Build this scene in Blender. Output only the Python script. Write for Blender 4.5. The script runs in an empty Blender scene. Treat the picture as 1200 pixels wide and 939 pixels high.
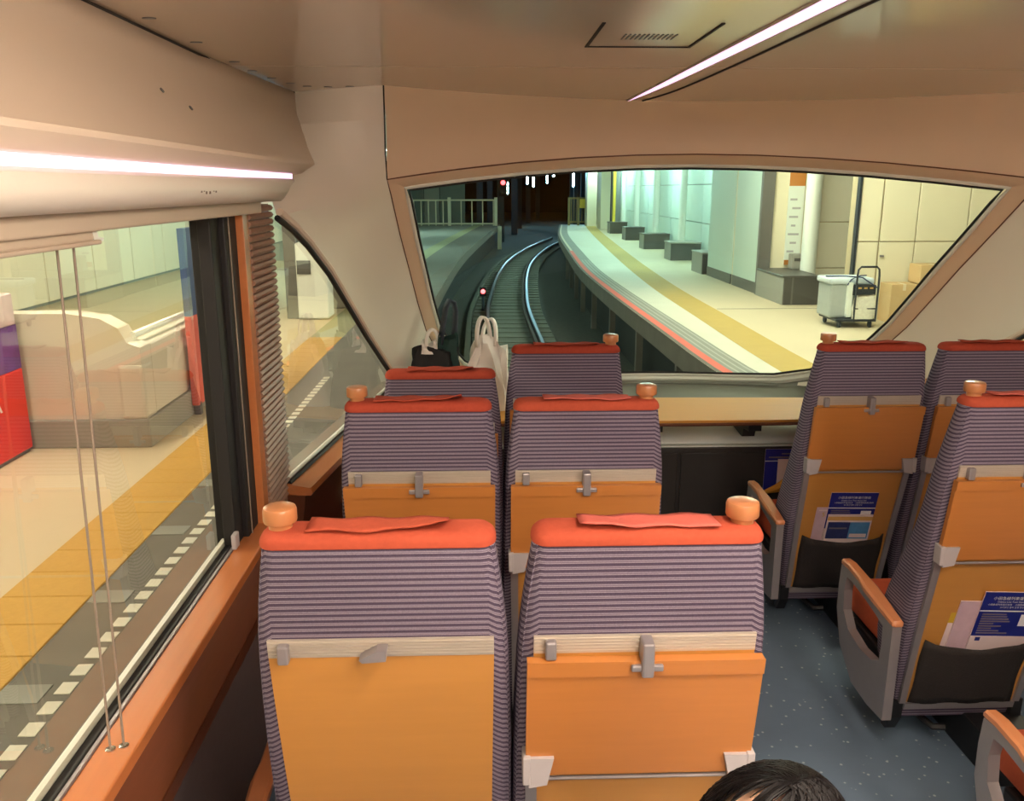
import bpy, bmesh, math, random
from mathutils import Vector, Matrix

# ------------------------------------------------------------------ camera, world, exposure
scene = bpy.context.scene
COL = scene.collection
EYE = Vector((0.0, 0.0, 2.05))
PITCH, YAW = math.radians(13.955), math.radians(1.945)
fwd = Vector((math.sin(YAW) * math.cos(PITCH), math.cos(YAW) * math.cos(PITCH), -math.sin(PITCH)))
rgt = Vector((math.cos(YAW), -math.sin(YAW), 0))
up = rgt.cross(fwd)
cam_data = bpy.data.cameras.new('camera')
cam_data.sensor_fit = 'HORIZONTAL'
cam_data.sensor_width = 36.0
cam_data.lens = 30.0
cam_data.clip_start = 0.02
cam_data.clip_end = 300
cam = bpy.data.objects.new('camera', cam_data)
COL.objects.link(cam)
cam.matrix_world = Matrix((
    (rgt.x, up.x, -fwd.x, EYE.x), (rgt.y, up.y, -fwd.y, EYE.y), (rgt.z, up.z, -fwd.z, EYE.z), (0, 0, 0, 1)))
scene.camera = cam

world = bpy.data.worlds.new('world')
scene.world = world
world.use_nodes = True
world.node_tree.nodes['Background'].inputs[0].default_value = (0.02, 0.025, 0.03, 1)
world.node_tree.nodes['Background'].inputs[1].default_value = 1.0
scene.view_settings.view_transform = 'Standard'
scene.view_settings.look = 'None'
scene.view_settings.gamma = 1.0
scene.view_settings.use_curve_mapping = False
scene.view_settings.exposure = 0.0

# lamp strengths (emission; the cabin lamps are added out of view)
LED_POWER = 1.4
CABIN_LAMP_POWER = 39.5
PLATFORM_NEAR_POWER = 200.0
PLATFORM_LEFT_POWER = 150.0
PLATFORM_FAR_POWER = 175.0

XC = 1.07            # centre line of the carriage
random.seed(7)
R = random.Random(11)


# ------------------------------------------------------------------ materials
def lin(r, g, b):
    f = lambda c: (c / 255 / 12.92) if c / 255 <= 0.04045 else ((c / 255 + 0.055) / 1.055) ** 2.4
    return (f(r), f(g), f(b))


MATS = {}


def mat(name, col, rough=0.5, metal=0.0, noise=0.07, scale=18.0, bump=0.0, spec=0.5, stretch=None, coat=0.0):
    m = bpy.data.materials.new(name)
    m.use_nodes = True
    nt = m.node_tree
    b = nt.nodes['Principled BSDF']
    tc = nt.nodes.new('ShaderNodeTexCoord')
    mp = nt.nodes.new('ShaderNodeMapping')
    if stretch:
        mp.inputs['Scale'].default_value = stretch
    nz = nt.nodes.new('ShaderNodeTexNoise')
    nz.inputs['Scale'].default_value = scale
    nz.inputs['Detail'].default_value = 4
    mx = nt.nodes.new('ShaderNodeMix')
    mx.data_type = 'RGBA'
    mx.inputs[6].default_value = (*[max(0, c * (1 - noise)) for c in col], 1)
    mx.inputs[7].default_value = (*[min(1, c * (1 + noise)) for c in col], 1)
    nt.links.new(tc.outputs['Object'], mp.inputs['Vector'])
    nt.links.new(mp.outputs['Vector'], nz.inputs['Vector'])
    nt.links.new(nz.outputs['Fac'], mx.inputs[0])
    nt.links.new(mx.outputs[2], b.inputs['Base Color'])
    b.inputs['Roughness'].default_value = rough
    b.inputs['Metallic'].default_value = metal
    b.inputs['Specular IOR Level'].default_value = spec
    b.inputs['Coat Weight'].default_value = coat
    b.inputs['Coat Roughness'].default_value = 0.15
    if bump:
        bp = nt.nodes.new('ShaderNodeBump')
        bp.inputs['Strength'].default_value = bump
        bp.inputs['Distance'].default_value = 0.004
        nt.links.new(nz.outputs['Fac'], bp.inputs['Height'])
        nt.links.new(bp.outputs['Normal'], b.inputs['Normal'])
    MATS[name] = m
    return m


def emission(name, col, power):
    m = bpy.data.materials.new(name)
    m.use_nodes = True
    nt = m.node_tree
    b = nt.nodes['Principled BSDF']
    b.inputs['Base Color'].default_value = (0.8, 0.8, 0.8, 1)
    b.inputs['Emission Color'].default_value = (*col, 1)
    b.inputs['Emission Strength'].default_value = power
    MATS[name] = m
    return m


def glass(name, tint, reflect=1.0):
    m = bpy.data.materials.new(name)
    m.use_nodes = True
    nt = m.node_tree
    nt.nodes.clear()
    out = nt.nodes.new('ShaderNodeOutputMaterial')
    mix = nt.nodes.new('ShaderNodeMixShader')
    tr = nt.nodes.new('ShaderNodeBsdfTransparent')
    gl = nt.nodes.new('ShaderNodeBsdfGlossy')
    fr = nt.nodes.new('ShaderNodeLayerWeight')
    fr.inputs['Blend'].default_value = 0.5
    pw_ = nt.nodes.new('ShaderNodeMath'); pw_.operation = 'POWER'; pw_.inputs[1].default_value = 5
    mu = nt.nodes.new('ShaderNodeMath')
    mu.operation = 'MULTIPLY_ADD'
    mu.inputs[1].default_value = 0.85
    mu.inputs[2].default_value = 0.06 * reflect
    tr.inputs['Color'].default_value = (*tint, 1)
    gl.inputs['Roughness'].default_value = 0.01
    gl.inputs['Color'].default_value = (1, 1, 1, 1)
    nt.links.new(fr.outputs['Facing'], pw_.inputs[0])
    nt.links.new(pw_.outputs[0], mu.inputs[0])
    nt.links.new(mu.outputs[0], mix.inputs[0])
    nt.links.new(tr.outputs[0], mix.inputs[1])
    nt.links.new(gl.outputs[0], mix.inputs[2])
    nt.links.new(mix.outputs[0], out.inputs[0])
    MATS[name] = m
    return m


def striped_fabric(name):
    m = bpy.data.materials.new(name)
    m.use_nodes = True
    nt = m.node_tree
    b = nt.nodes['Principled BSDF']
    b.inputs['Roughness'].default_value = 0.95
    b.inputs['Specular IOR Level'].default_value = 0.15
    tc = nt.nodes.new('ShaderNodeTexCoord')
    sp = nt.nodes.new('ShaderNodeSeparateXYZ')
    nt.links.new(tc.outputs['Object'], sp.inputs[0])
    div = nt.nodes.new('ShaderNodeMath'); div.operation = 'DIVIDE'; div.inputs[1].default_value = 0.0128
    ab = nt.nodes.new('ShaderNodeMath'); ab.operation = 'ABSOLUTE'
    nt.links.new(sp.outputs['X'], ab.inputs[0])
    su = nt.nodes.new('ShaderNodeMath'); su.operation = 'SUBTRACT'; su.inputs[1].default_value = 0.212
    nt.links.new(ab.outputs[0], su.inputs[0])
    mxx = nt.nodes.new('ShaderNodeMath'); mxx.operation = 'MAXIMUM'; mxx.inputs[1].default_value = 0.0
    nt.links.new(su.outputs[0], mxx.inputs[0])
    ma = nt.nodes.new('ShaderNodeMath'); ma.operation = 'MULTIPLY_ADD'; ma.inputs[1].default_value = 0.7
    nt.links.new(mxx.outputs[0], ma.inputs[0])
    nt.links.new(sp.outputs['Z'], ma.inputs[2])
    nt.links.new(ma.outputs[0], div.inputs[0])
    fr = nt.nodes.new('ShaderNodeMath'); fr.operation = 'FRACT'
    nt.links.new(div.outputs[0], fr.inputs[0])
    ramp = nt.nodes.new('ShaderNodeValToRGB')
    cr = ramp.color_ramp
    dark, mid, lite = lin(92, 80, 100), lin(128, 116, 136), lin(192, 182, 194)
    pts = [(0.0, dark), (0.36, dark), (0.42, mid), (0.50, lite), (0.56, mid), (0.70, mid), (0.76, lite), (0.84, mid), (0.95, mid), (1.0, dark)]
    while len(cr.elements) < len(pts):
        cr.elements.new(0.5)
    for e, (p, c) in zip(cr.elements, pts):
        e.position = p
        e.color = (*c, 1)
    nt.links.new(fr.outputs[0], ramp.inputs[0])
    nz = nt.nodes.new('ShaderNodeTexNoise')
    nz.inputs['Scale'].default_value = 420
    mx = nt.nodes.new('ShaderNodeMix'); mx.data_type = 'RGBA'; mx.blend_type = 'MULTIPLY'
    mx.inputs[0].default_value = 0.5
    nt.links.new(ramp.outputs[0], mx.inputs[6])
    nt.links.new(nz.outputs['Fac'], mx.inputs[7])
    nt.links.new(tc.outputs['Object'], nz.inputs['Vector'])
    nt.links.new(mx.outputs[2], b.inputs['Base Color'])
    bp = nt.nodes.new('ShaderNodeBump')
    bp.inputs['Strength'].default_value = 0.25
    bp.inputs['Distance'].default_value = 0.003
    nt.links.new(fr.outputs[0], bp.inputs['Height'])
    nt.links.new(bp.outputs['Normal'], b.inputs['Normal'])
    MATS[name] = m


def speckled_carpet(name, base, fleck):
    m = bpy.data.materials.new(name)
    m.use_nodes = True
    nt = m.node_tree
    b = nt.nodes['Principled BSDF']
    b.inputs['Roughness'].default_value = 0.9
    b.inputs['Specular IOR Level'].default_value = 0.2
    tc = nt.nodes.new('ShaderNodeTexCoord')
    vo = nt.nodes.new('ShaderNodeTexVoronoi')
    vo.inputs['Scale'].default_value = 26
    nz = nt.nodes.new('ShaderNodeTexNoise')
    nz.inputs['Scale'].default_value = 3.0
    nz.inputs['Detail'].default_value = 6
    ramp = nt.nodes.new('ShaderNodeValToRGB')
    ramp.color_ramp.elements[0].position = 0.10
    ramp.color_ramp.elements[0].color = (1, 1, 1, 1)
    ramp.color_ramp.elements[1].position = 0.16
    ramp.color_ramp.elements[1].color = (0, 0, 0, 1)
    m1 = nt.nodes.new('ShaderNodeMix'); m1.data_type = 'RGBA'
    m1.inputs[6].default_value = (*[c * 0.75 for c in base], 1)
    m1.inputs[7].default_value = (*[c * 1.25 for c in base], 1)
    m2 = nt.nodes.new('ShaderNodeMix'); m2.data_type = 'RGBA'
    m2.inputs[7].default_value = (*fleck, 1)
    nt.links.new(tc.outputs['Object'], vo.inputs['Vector'])
    nt.links.new(tc.outputs['Object'], nz.inputs['Vector'])
    nt.links.new(nz.outputs['Fac'], m1.inputs[0])
    nt.links.new(vo.outputs['Distance'], ramp.inputs[0])
    nt.links.new(ramp.outputs[0], m2.inputs[0])
    nt.links.new(m1.outputs[2], m2.inputs[6])
    nt.links.new(m2.outputs[2], b.inputs['Base Color'])
    MATS[name] = m


# inside
mat('cream_panel', lin(226, 208, 188), 0.38, 0, 0.03, 3)
mat('header_panel', lin(232, 204, 174), 0.42, 0, 0.03, 3)
mat('white_panel', lin(236, 228, 214), 0.35, 0, 0.02, 3)
mat('ceiling_paint', lin(216, 200, 180), 0.11, 0.0, 0.02, 2, spec=1.0)
mat('seam_dark', lin(45, 38, 34), 0.8)
mat('wood_sill', lin(192, 118, 70), 0.22, 0, 0.08, 9, stretch=(6, 0.5, 6), coat=0.5)
mat('wood_dark', lin(104, 58, 36), 0.35, 0, 0.16, 9, stretch=(8, 0.5, 8), coat=0.2)
mat('wood_slat', lin(150, 116, 96), 0.5, 0, 0.10, 14, stretch=(1, 1, 6))
mat('wood_panel', lin(196, 138, 68), 0.38, 0, 0.06, 7, stretch=(0.6, 1, 9), coat=0.15)
mat('wood_tray', lin(190, 122, 60), 0.34, 0, 0.07, 8, stretch=(0.6, 1, 9), coat=0.2)
mat('wood_knob', lin(186, 122, 78), 0.28, 0, 0.05, 14, coat=0.5)
mat('wood_table', lin(206, 146, 66), 0.5, 0, 0.06, 8, stretch=(0.5, 7, 1), spec=0.22)
mat('wood_arm', lin(206, 134, 90), 0.3, 0, 0.06, 10, coat=0.4)
mat('wall_grey', lin(92, 80, 80), 0.8, 0, 0.1, 30, bump=0.1)
striped_fabric('seat_fabric')
mat('cover_orange', lin(178, 82, 60), 0.95, 0, 0.12, 90, bump=0.3, spec=0.1)
mat('cover_red', lin(164, 70, 52), 0.95, 0, 0.12, 90, bump=0.3, spec=0.1)
mat('cover_salmon', lin(204, 104, 92), 0.95, 0, 0.08, 90, bump=0.2, spec=0.1)
mat('cushion_orange', lin(200, 96, 70), 0.95, 0, 0.08, 60, spec=0.1)
mat('aluminium_strip', lin(196, 186, 174), 0.4, 0.35, 0.05, 30)
mat('grey_metal', lin(160, 154, 156), 0.38, 0.5, 0.05, 30)
mat('grey_plastic', lin(178, 172, 174), 0.45, 0, 0.04, 30)
mat('black_plastic', lin(26, 25, 27), 0.45, 0, 0.1, 30)
mat('black_frame', lin(22, 21, 22), 0.6, 0, 0.1, 20)
mat('pocket_net', lin(46, 40, 38), 0.8, 0, 0.35, 160, bump=0.4)
mat('white_trim', lin(232, 232, 222), 0.35, 0, 0.02, 10)
mat('blind_beige', lin(188, 172, 152), 0.5, 0, 0.03, 10)
mat('cord_grey', lin(140, 124, 110), 0.6, 0, 0.2, 300)
mat('chrome', lin(210, 208, 204), 0.18, 1.0, 0.02, 10)
mat('dash_grey', lin(120, 120, 112), 0.6, 0, 0.06, 14)
mat('dash_light', lin(214, 222, 216), 0.4, 0, 0.05, 6)
mat('cabinet_black', lin(40, 36, 34), 0.5, 0, 0.12, 14)
speckled_carpet('carpet', lin(108, 128, 150), lin(172, 188, 198))
glass('glass_side', (0.90, 0.91, 0.85), 1.9)
glass('glass_front', (0.74, 0.90, 0.86), 0.3)
emission('led_pink', (1.0, 0.61, 0.91), LED_POWER)
emission('lamp_warm', (1.0, 0.83, 0.68), CABIN_LAMP_POWER)
# outside
mat('platform_cream', lin(206, 190, 160), 0.55, 0, 0.06, 1.2, bump=0.02)
mat('platform_grey', lin(146, 146, 138), 0.8, 0, 0.12, 2.5, bump=0.05)
mat('platform_dark_edge', lin(112, 108, 100), 0.85, 0, 0.15, 4)
mat('platform_pale', lin(212, 208, 190), 0.6, 0, 0.06, 2)
mat('platform_side', lin(110, 104, 96), 0.85, 0, 0.2, 3)
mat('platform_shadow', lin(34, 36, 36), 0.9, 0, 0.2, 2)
mat('line_red', lin(222, 100, 84), 0.7, 0, 0.08, 3)
mat('tactile_yellow', lin(200, 156, 74), 0.7, 0, 0.1, 40, bump=0.6)
mat('strip_faint', lin(160, 158, 122), 0.8, 0, 0.08, 4)
mat('stripe_grey', lin(172, 172, 162), 0.8, 0, 0.06, 4)
mat('joint_cream', lin(176, 162, 132), 0.8)
mat('text_grey', lin(176, 176, 178), 0.7)
mat('strip_yellow', lin(186, 156, 80), 0.7, 0, 0.08, 4)
mat('edge_white', lin(224, 220, 204), 0.7, 0, 0.05, 8)
mat('ballast', lin(66, 66, 60), 0.95, 0, 0.35, 9, bump=0.6)
mat('track_slab', lin(88, 88, 78), 0.9, 0, 0.25, 5, bump=0.3)
mat('sleeper', lin(96, 96, 85), 0.9, 0, 0.2, 7)
mat('rail_steel', lin(130, 128, 122), 0.3, 0.9, 0.1, 6)
mat('rail_rust', lin(62, 52, 46), 0.8, 0.2, 0.3, 8)
mat('wall_teal', lin(206, 224, 214), 0.45, 0, 0.03, 2)
mat('wall_joint', lin(130, 134, 128), 0.8)
mat('pilaster_white', lin(232, 238, 230), 0.4, 0, 0.02, 4)
mat('wall_cream', lin(238, 228, 200), 0.5, 0, 0.03, 2)
mat('wall_greytile', lin(214, 208, 190), 0.35, 0, 0.03, 3)
mat('edge_grey', lin(104, 102, 98), 0.5, 0, 0.05, 5)
mat('bench_dark', lin(78, 76, 74), 0.4, 0, 0.12, 14)
mat('bench_light', lin(150, 148, 140), 0.45, 0, 0.1, 14)
mat('concrete_wall', lin(214, 204, 186), 0.6, 0, 0.05, 2)
mat('plinth_grey', lin(150, 146, 134), 0.7, 0, 0.08, 4)
mat('station_ceiling', lin(200, 200, 190), 0.8, 0, 0.04, 1)
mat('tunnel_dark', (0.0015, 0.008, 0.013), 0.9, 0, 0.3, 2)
mat('tunnel_post', lin(46, 66, 78), 0.8, 0, 0.2, 3)
mat('gate_brown', lin(120, 108, 70), 0.7, 0, 0.1, 5)
mat('sign_yellow', lin(222, 196, 70), 0.6)
mat('railing_cream', lin(206, 200, 176), 0.5, 0, 0.05, 8)
mat('railing_back', lin(96, 108, 104), 0.7, 0, 0.1, 3)
mat('banner_red', lin(232, 44, 36), 0.4, 0, 0.05, 4)
mat('banner_purple', lin(110, 62, 150), 0.4, 0, 0.35, 7)
mat('banner_pale', lin(220, 196, 196), 0.4, 0, 0.2, 8)
mat('banner_blue', lin(60, 80, 130), 0.4, 0, 0.15, 8)
mat('ink_white', lin(240, 238, 240), 0.6)
mat('ink_blue', lin(24, 34, 128), 0.35, 0, 0.06, 20)
mat('ink_grey', lin(120, 110, 120), 0.6)
mat('paper_pale', lin(226, 206, 206), 0.5, 0, 0.04, 20)
mat('paper_pink', lin(206, 178, 190), 0.5, 0, 0.15, 30)
mat('paper_navy', lin(40, 48, 100), 0.4, 0, 0.5, 40)
mat('paper_sky', lin(80, 140, 190), 0.4, 0, 0.3, 40)
mat('paper_tan', lin(214, 168, 96), 0.5, 0, 0.08, 30)
mat('paper_gold', lin(206, 170, 50), 0.5, 0, 0.1, 30)
mat('bag_black', lin(22, 24, 26), 0.7, 0, 0.2, 30)
mat('bag_green', lin(28, 62, 58), 0.7, 0, 0.2, 30)
mat('bag_white', lin(252, 247, 240), 0.45, 0, 0.03, 30)
mat('strap_slate', lin(56, 66, 78), 0.7, 0, 0.1, 60)
mat('cloth_yellow', lin(206, 140, 40), 0.8, 0, 0.25, 40, bump=0.4)
mat('cart_black', lin(38, 44, 52), 0.5, 0, 0.1, 20)
mat('cart_grey', lin(170, 176, 174), 0.5, 0, 0.06, 12)
mat('cart_lid', lin(206, 218, 226), 0.5, 0, 0.05, 12)
mat('plastic_clear', lin(226, 222, 206), 0.25, 0, 0.2, 26, bump=0.6)
mat('cord_blue', lin(46, 60, 96), 0.6)
mat('cardboard', lin(206, 174, 128), 0.7, 0, 0.06, 8)
mat('cardboard_tape', lin(226, 208, 176), 0.4)
mat('skin', lin(236, 188, 160), 0.5, 0, 0.05, 30)
mat('hair', (0.003, 0.0022, 0.0024), 0.42, 0, 0.3, 60, spec=0.12)
mat('lips', lin(190, 100, 96), 0.5)
mat('eye_white', lin(236, 232, 228), 0.3)
mat('shirt_grey', lin(120, 118, 128), 0.9, 0, 0.08, 60)
mat('trousers_navy', lin(44, 48, 66), 0.9, 0, 0.08, 60)
mat('shoe_dark', lin(50, 44, 42), 0.6)
mat('lamp_housing', lin(220, 222, 218), 0.5)
emission('tube_warm', (1.0, 0.90, 0.70), PLATFORM_NEAR_POWER)
emission('tube_left', (1.0, 0.90, 0.72), PLATFORM_LEFT_POWER)
emission('tube_green', (0.72, 1.0, 0.90), PLATFORM_FAR_POWER)
emission('tunnel_lamp', (0.45, 0.80, 1.0), 320)
emission('signal_red', (1.0, 0.05, 0.06), 9)


# ------------------------------------------------------------------ mesh helpers
def link(name, me, material=None, parent=None, smooth=False):
    o = bpy.data.objects.new(name, me)
    COL.objects.link(o)
    if material and not me.materials:
        me.materials.append(MATS[material])
    if smooth:
        me.shade_smooth()
        me.set_sharp_from_angle(angle=math.radians(38))
    if parent:
        o.parent = parent
    return o


def mesh(name, verts, faces):
    me = bpy.data.meshes.new(name)
    me.from_pydata([tuple(v) for v in verts], [], faces)
    me.update()
    return me


def fix(me):
    bm = bmesh.new()
    bm.from_mesh(me)
    bmesh.ops.recalc_face_normals(bm, faces=bm.faces)
    bm.to_mesh(me)
    bm.free()
    return me


def box_mesh(x0, x1, y0, y1, z0, z1, bevel=0.0, seg=2):
    bm = bmesh.new()
    bmesh.ops.create_cube(bm, size=1)
    for v in bm.verts:
        v.co = Vector((x0 + (v.co.x + .5) * (x1 - x0), y0 + (v.co.y + .5) * (y1 - y0), z0 + (v.co.z + .5) * (z1 - z0)))
    if bevel:
        bmesh.ops.bevel(bm, geom=list(bm.edges), offset=bevel, segments=seg, affect='EDGES', profile=0.5)
    me = bpy.data.meshes.new('box')
    bm.to_mesh(me)
    bm.free()
    return me


def box(name, x0, x1, y0, y1, z0, z1, material, parent=None, bevel=0.0, seg=2):
    return link(name, box_mesh(x0, x1, y0, y1, z0, z1, bevel, seg), material, parent)


def tube_mesh(path, r, n=8, closed=False):
    pts = [Vector(p) for p in path]
    rad = r if isinstance(r, (list, tuple)) else [r] * len(pts)
    verts, faces = [], []
    prev = None
    N = len(pts)
    for i, p in enumerate(pts):
        a = pts[(i - 1) % N] if (closed or i > 0) else pts[i]
        b = pts[(i + 1) % N] if (closed or i < N - 1) else pts[i]
        t = (b - a).normalized()
        if prev is None:
            ref = Vector((0, 0, 1)) if abs(t.z) < 0.9 else Vector((1, 0, 0))
            s = t.cross(ref).normalized()
        else:
            s = (prev - t * prev.dot(t)).normalized()
        prev = s
        q = t.cross(s)
        for k in range(n):
            an = 2 * math.pi * k / n
            verts.append(p + (s * math.cos(an) + q * math.sin(an)) * rad[i])
    rings = N if closed else N - 1
    for i in range(rings):
        j = (i + 1) % N
        for k in range(n):
            faces.append((i * n + k, i * n + (k + 1) % n, j * n + (k + 1) % n, j * n + k))
    if not closed:
        faces.append(tuple(range(n - 1, -1, -1)))
        faces.append(tuple(range((N - 1) * n, N * n)))
    return fix(mesh('tube', verts, faces))


def tube(name, path, r, material, parent=None, n=8, closed=False):
    return link(name, tube_mesh(path, r, n, closed), material, parent, smooth=True)


def lathe_mesh(profile, n=20, center=(0, 0, 0)):
    verts, faces = [], []
    for (r, z) in profile:
        for k in range(n):
            a = 2 * math.pi * k / n
            verts.append((center[0] + r * math.cos(a), center[1] + r * math.sin(a), center[2] + z))
    for i in range(len(profile) - 1):
        for k in range(n):
            faces.append((i * n + k, i * n + (k + 1) % n, (i + 1) * n + (k + 1) % n, (i + 1) * n + k))
    faces.append(tuple(range(n - 1, -1, -1)))
    faces.append(tuple(range((len(profile) - 1) * n, len(profile) * n)))
    return fix(mesh('lathe', verts, faces))


def loft_mesh(rings, cap0=True, cap1=True, closed=True):
    n = len(rings[0])
    verts = [v for r in rings for v in r]
    faces = []
    for i in range(len(rings) - 1):
        for k in range(n if closed else n - 1):
            faces.append((i * n + k, i * n + (k + 1) % n, (i + 1) * n + (k + 1) % n, (i + 1) * n + k))
    if cap0:
        faces.append(tuple(range(n - 1, -1, -1)))
    if cap1:
        faces.append(tuple(range((len(rings) - 1) * n, len(rings) * n)))
    return fix(mesh('loft', verts, faces))


def extrude_poly_mesh(poly, axis, a, b):
    """poly = 2D points; axis 'x': points are (y,z); 'y': (x,z); 'z': (x,y)"""
    def P(p, t):
        return {'x': (t, p[0], p[1]), 'y': (p[0], t, p[1]), 'z': (p[0], p[1], t)}[axis]
    n = len(poly)
    verts = [P(p, a) for p in poly] + [P(p, b) for p in poly]
    faces = [tuple(range(n)), tuple(range(2 * n - 1, n - 1, -1))]
    for k in range(n):
        faces.append((k, (k + 1) % n, n + (k + 1) % n, n + k))
    return fix(mesh('extrusion', verts, faces))


def solidify(o, t, offset=0):
    m = o.modifiers.new('solidify', 'SOLIDIFY')
    m.thickness = t
    m.offset = offset
    return o


def mirror_mesh(me):
    me = me.copy()
    for v in me.vertices:
        v.co.x = 2 * XC - v.co.x
    me.flip_normals()
    return me


def empty(name, loc=(0, 0, 0), rz=0.0):
    o = bpy.data.objects.new(name, None)
    COL.objects.link(o)
    o.location = loc
    o.rotation_euler = (0, 0, rz)
    o.empty_display_size = 0.1
    return o


def tag(o, label=None, cat=None, group=None, kind=None):
    if label: o['label'] = label
    if cat: o['category'] = cat
    if group: o['group'] = group
    if kind: o['kind'] = kind
    return o


def structure(o, label=None, cat=None):
    o['kind'] = 'structure'
    if label: o['label'] = label
    if cat: o['category'] = cat
    return o


def text_mesh(body, size, align='LEFT', extrude=0.0):
    cu = bpy.data.curves.new('text', 'FONT')
    cu.body = body
    cu.size = size
    cu.align_x = align
    cu.resolution_u = 2
    cu.extrude = extrude
    ob = bpy.data.objects.new('text', cu)
    COL.objects.link(ob)
    bpy.context.view_layer.update()
    me = bpy.data.meshes.new_from_object(ob)
    bpy.data.objects.remove(ob)
    return me


def interp(pts, t):
    """smooth (Catmull-Rom) interpolation through (t, value) points"""
    if t <= pts[0][0]:
        return pts[0][1]
    if t >= pts[-1][0]:
        a, b = pts[-2], pts[-1]
        return b[1] + (b[1] - a[1]) / (b[0] - a[0]) * (t - b[0])
    for i in range(len(pts) - 1):
        if pts[i][0] <= t <= pts[i + 1][0]:
            break
    (t0, v0), (t1, v1) = pts[i], pts[i + 1]
    m0 = (v1 - (pts[i - 1][1] if i > 0 else v0)) / (t1 - (pts[i - 1][0] if i > 0 else t0))
    j = i + 2 if i + 2 < len(pts) else i + 1
    m1 = (pts[j][1] - v0) / (pts[j][0] - t0)
    h = t1 - t0
    u = (t - t0) / h
    return ((2 * u ** 3 - 3 * u * u + 1) * v0 + (u ** 3 - 2 * u * u + u) * h * m0
            + (-2 * u ** 3 + 3 * u * u) * v1 + (u ** 3 - u * u) * h * m1)


def lerp(a, b, t):
    return a + (b - a) * t


# ================================================================== THE CARRIAGE SHELL
Y_BACK = -2.2
CEIL = 2.45

structure(box('floor', -0.80, 2.94, Y_BACK, 5.2, -0.06, 0.0, 'carpet'), 'blue speckled carpet floor of the carriage aisle', 'floor')
structure(box('wall_back', -0.95, 3.09, Y_BACK - 0.06, Y_BACK, -0.06, 2.6, 'cream_panel'), 'cream rear wall of the carriage behind the viewer', 'wall')


def front_line(x):
    u = abs(x - XC)
    if u < 1.46:
        return 4.22 - 0.6 * (u / 1.46) ** 2
    return 3.62 + (u - 1.46) / 0.41 * 0.26


# ceiling: a rear and a front sheet with a seam between them
SEAM = 3.08
ceil = empty('ceiling')
structure(ceil, 'shiny beige carriage ceiling with a seam and a hatch', 'ceiling')
link('ceiling_sheet', box_mesh(XC - 1.94, XC + 1.94, Y_BACK, SEAM - 0.004, CEIL, CEIL + 0.03), 'ceiling_paint', ceil)
vs, fs = [], []
NX = 48
for i in range(NX + 1):
    x = XC - 1.94 + 3.88 * i / NX
    yf = front_line(x)
    for k in range(5):
        vs.append((x, lerp(SEAM + 0.004, yf, k / 4), CEIL))
for i in range(NX):
    for k in range(4):
        a = i * 5 + k
        fs.append((a, a + 1, a + 6, a + 5))
solidify(link('ceiling_sheet', fix(mesh('ceiling_front', vs, fs)), 'ceiling_paint', ceil), 0.02, 1)
box('seam_backing', XC - 1.9, XC + 1.9, SEAM - 0.03, SEAM + 0.03, CEIL + 0.035, CEIL + 0.045, 'seam_dark', ceil)
# hatch: dark gap on three sides, small slotted grille
hx0, hx1, hy0, hy1 = 0.305, 0.605, 2.27, 2.645
for (a, b, c, d) in ((hx0, hx1, hy1 - 0.010, hy1), (hx0 - 0.004, hx0 + 0.005, hy0, hy1), (hx1 - 0.005, hx1 + 0.004, hy0, hy1)):
    box('hatch_gap', a, b, c, d, CEIL - 0.0025, CEIL + 0.002, 'seam_dark', ceil)
for i in range(12):
    x = 0.385 + i * 0.0125
    box('grille_slot', x, x + 0.004, 2.43, 2.51, CEIL - 0.002, CEIL + 0.002, 'edge_grey', ceil)
# dark groove beside the ceiling lamp
groove = []
for k in range(25):
    y = lerp(0.6, 4.19, k / 24)
    groove.append((interp([(0.6, 0.90), (2.0, 0.862), (3.0, 0.845), (3.7, 0.82), (4.0, 0.79), (4.19, 0.755)], y), y, CEIL + 0.001))
tube('ceiling_groove', groove, 0.006, 'seam_dark', ceil, n=6)
for (x, y) in ((-0.80, 2.25), (-0.80, 2.60), (-0.80, 2.98), (-0.80, 3.20), (-0.78, 3.40), (-0.745, 3.56), (-0.70, 3.66), (-0.62, 3.68), (-0.53, 3.66)):
    o = link('ceiling_slot', lathe_mesh([(0.010, 0), (0.010, 0.004)], 10), 'edge_grey', ceil)
    o.location = (x, y, CEIL - 0.0025)
    o.scale = (1.7, 0.8, 1)

# curved ceiling lamp, tapering to a point at the front
led = []
for k in range(29):
    y = lerp(0.6, 4.20, k / 28)
    x = interp([(0.6, 0.80), (2.0, 0.765), (3.0, 0.735), (3.6, 0.715), (4.2, 0.685)], y)
    w = interp([(0.6, 0.030), (2.0, 0.027), (3.0, 0.024), (3.8, 0.014), (4.2, 0.001)], y)
    led.append((x, y, w))
lamp = empty('ceiling_lamp', (0.765, 2.0, CEIL))
tag(lamp, 'pinkish white light strip curving along the carriage ceiling to a point', 'light')
rings = [[(x - w - .765, y - 2, -0.004), (x + w - .765, y - 2, -0.004), (x + w - .765, y - 2, 0.0), (x - w - .765, y - 2, 0.0)] for x, y, w in led]
link('diffuser', loft_mesh(rings), 'led_pink', lamp)
tube('trim_edge', [(x + w + .004 - .765, y - 2, -0.002) for x, y, w in led], 0.004, 'aluminium_strip', lamp, n=6)
tube('trim_edge', [(x - w - .004 - .765, y - 2, -0.002) for x, y, w in led], 0.004, 'aluminium_strip', lamp, n=6)

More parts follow.
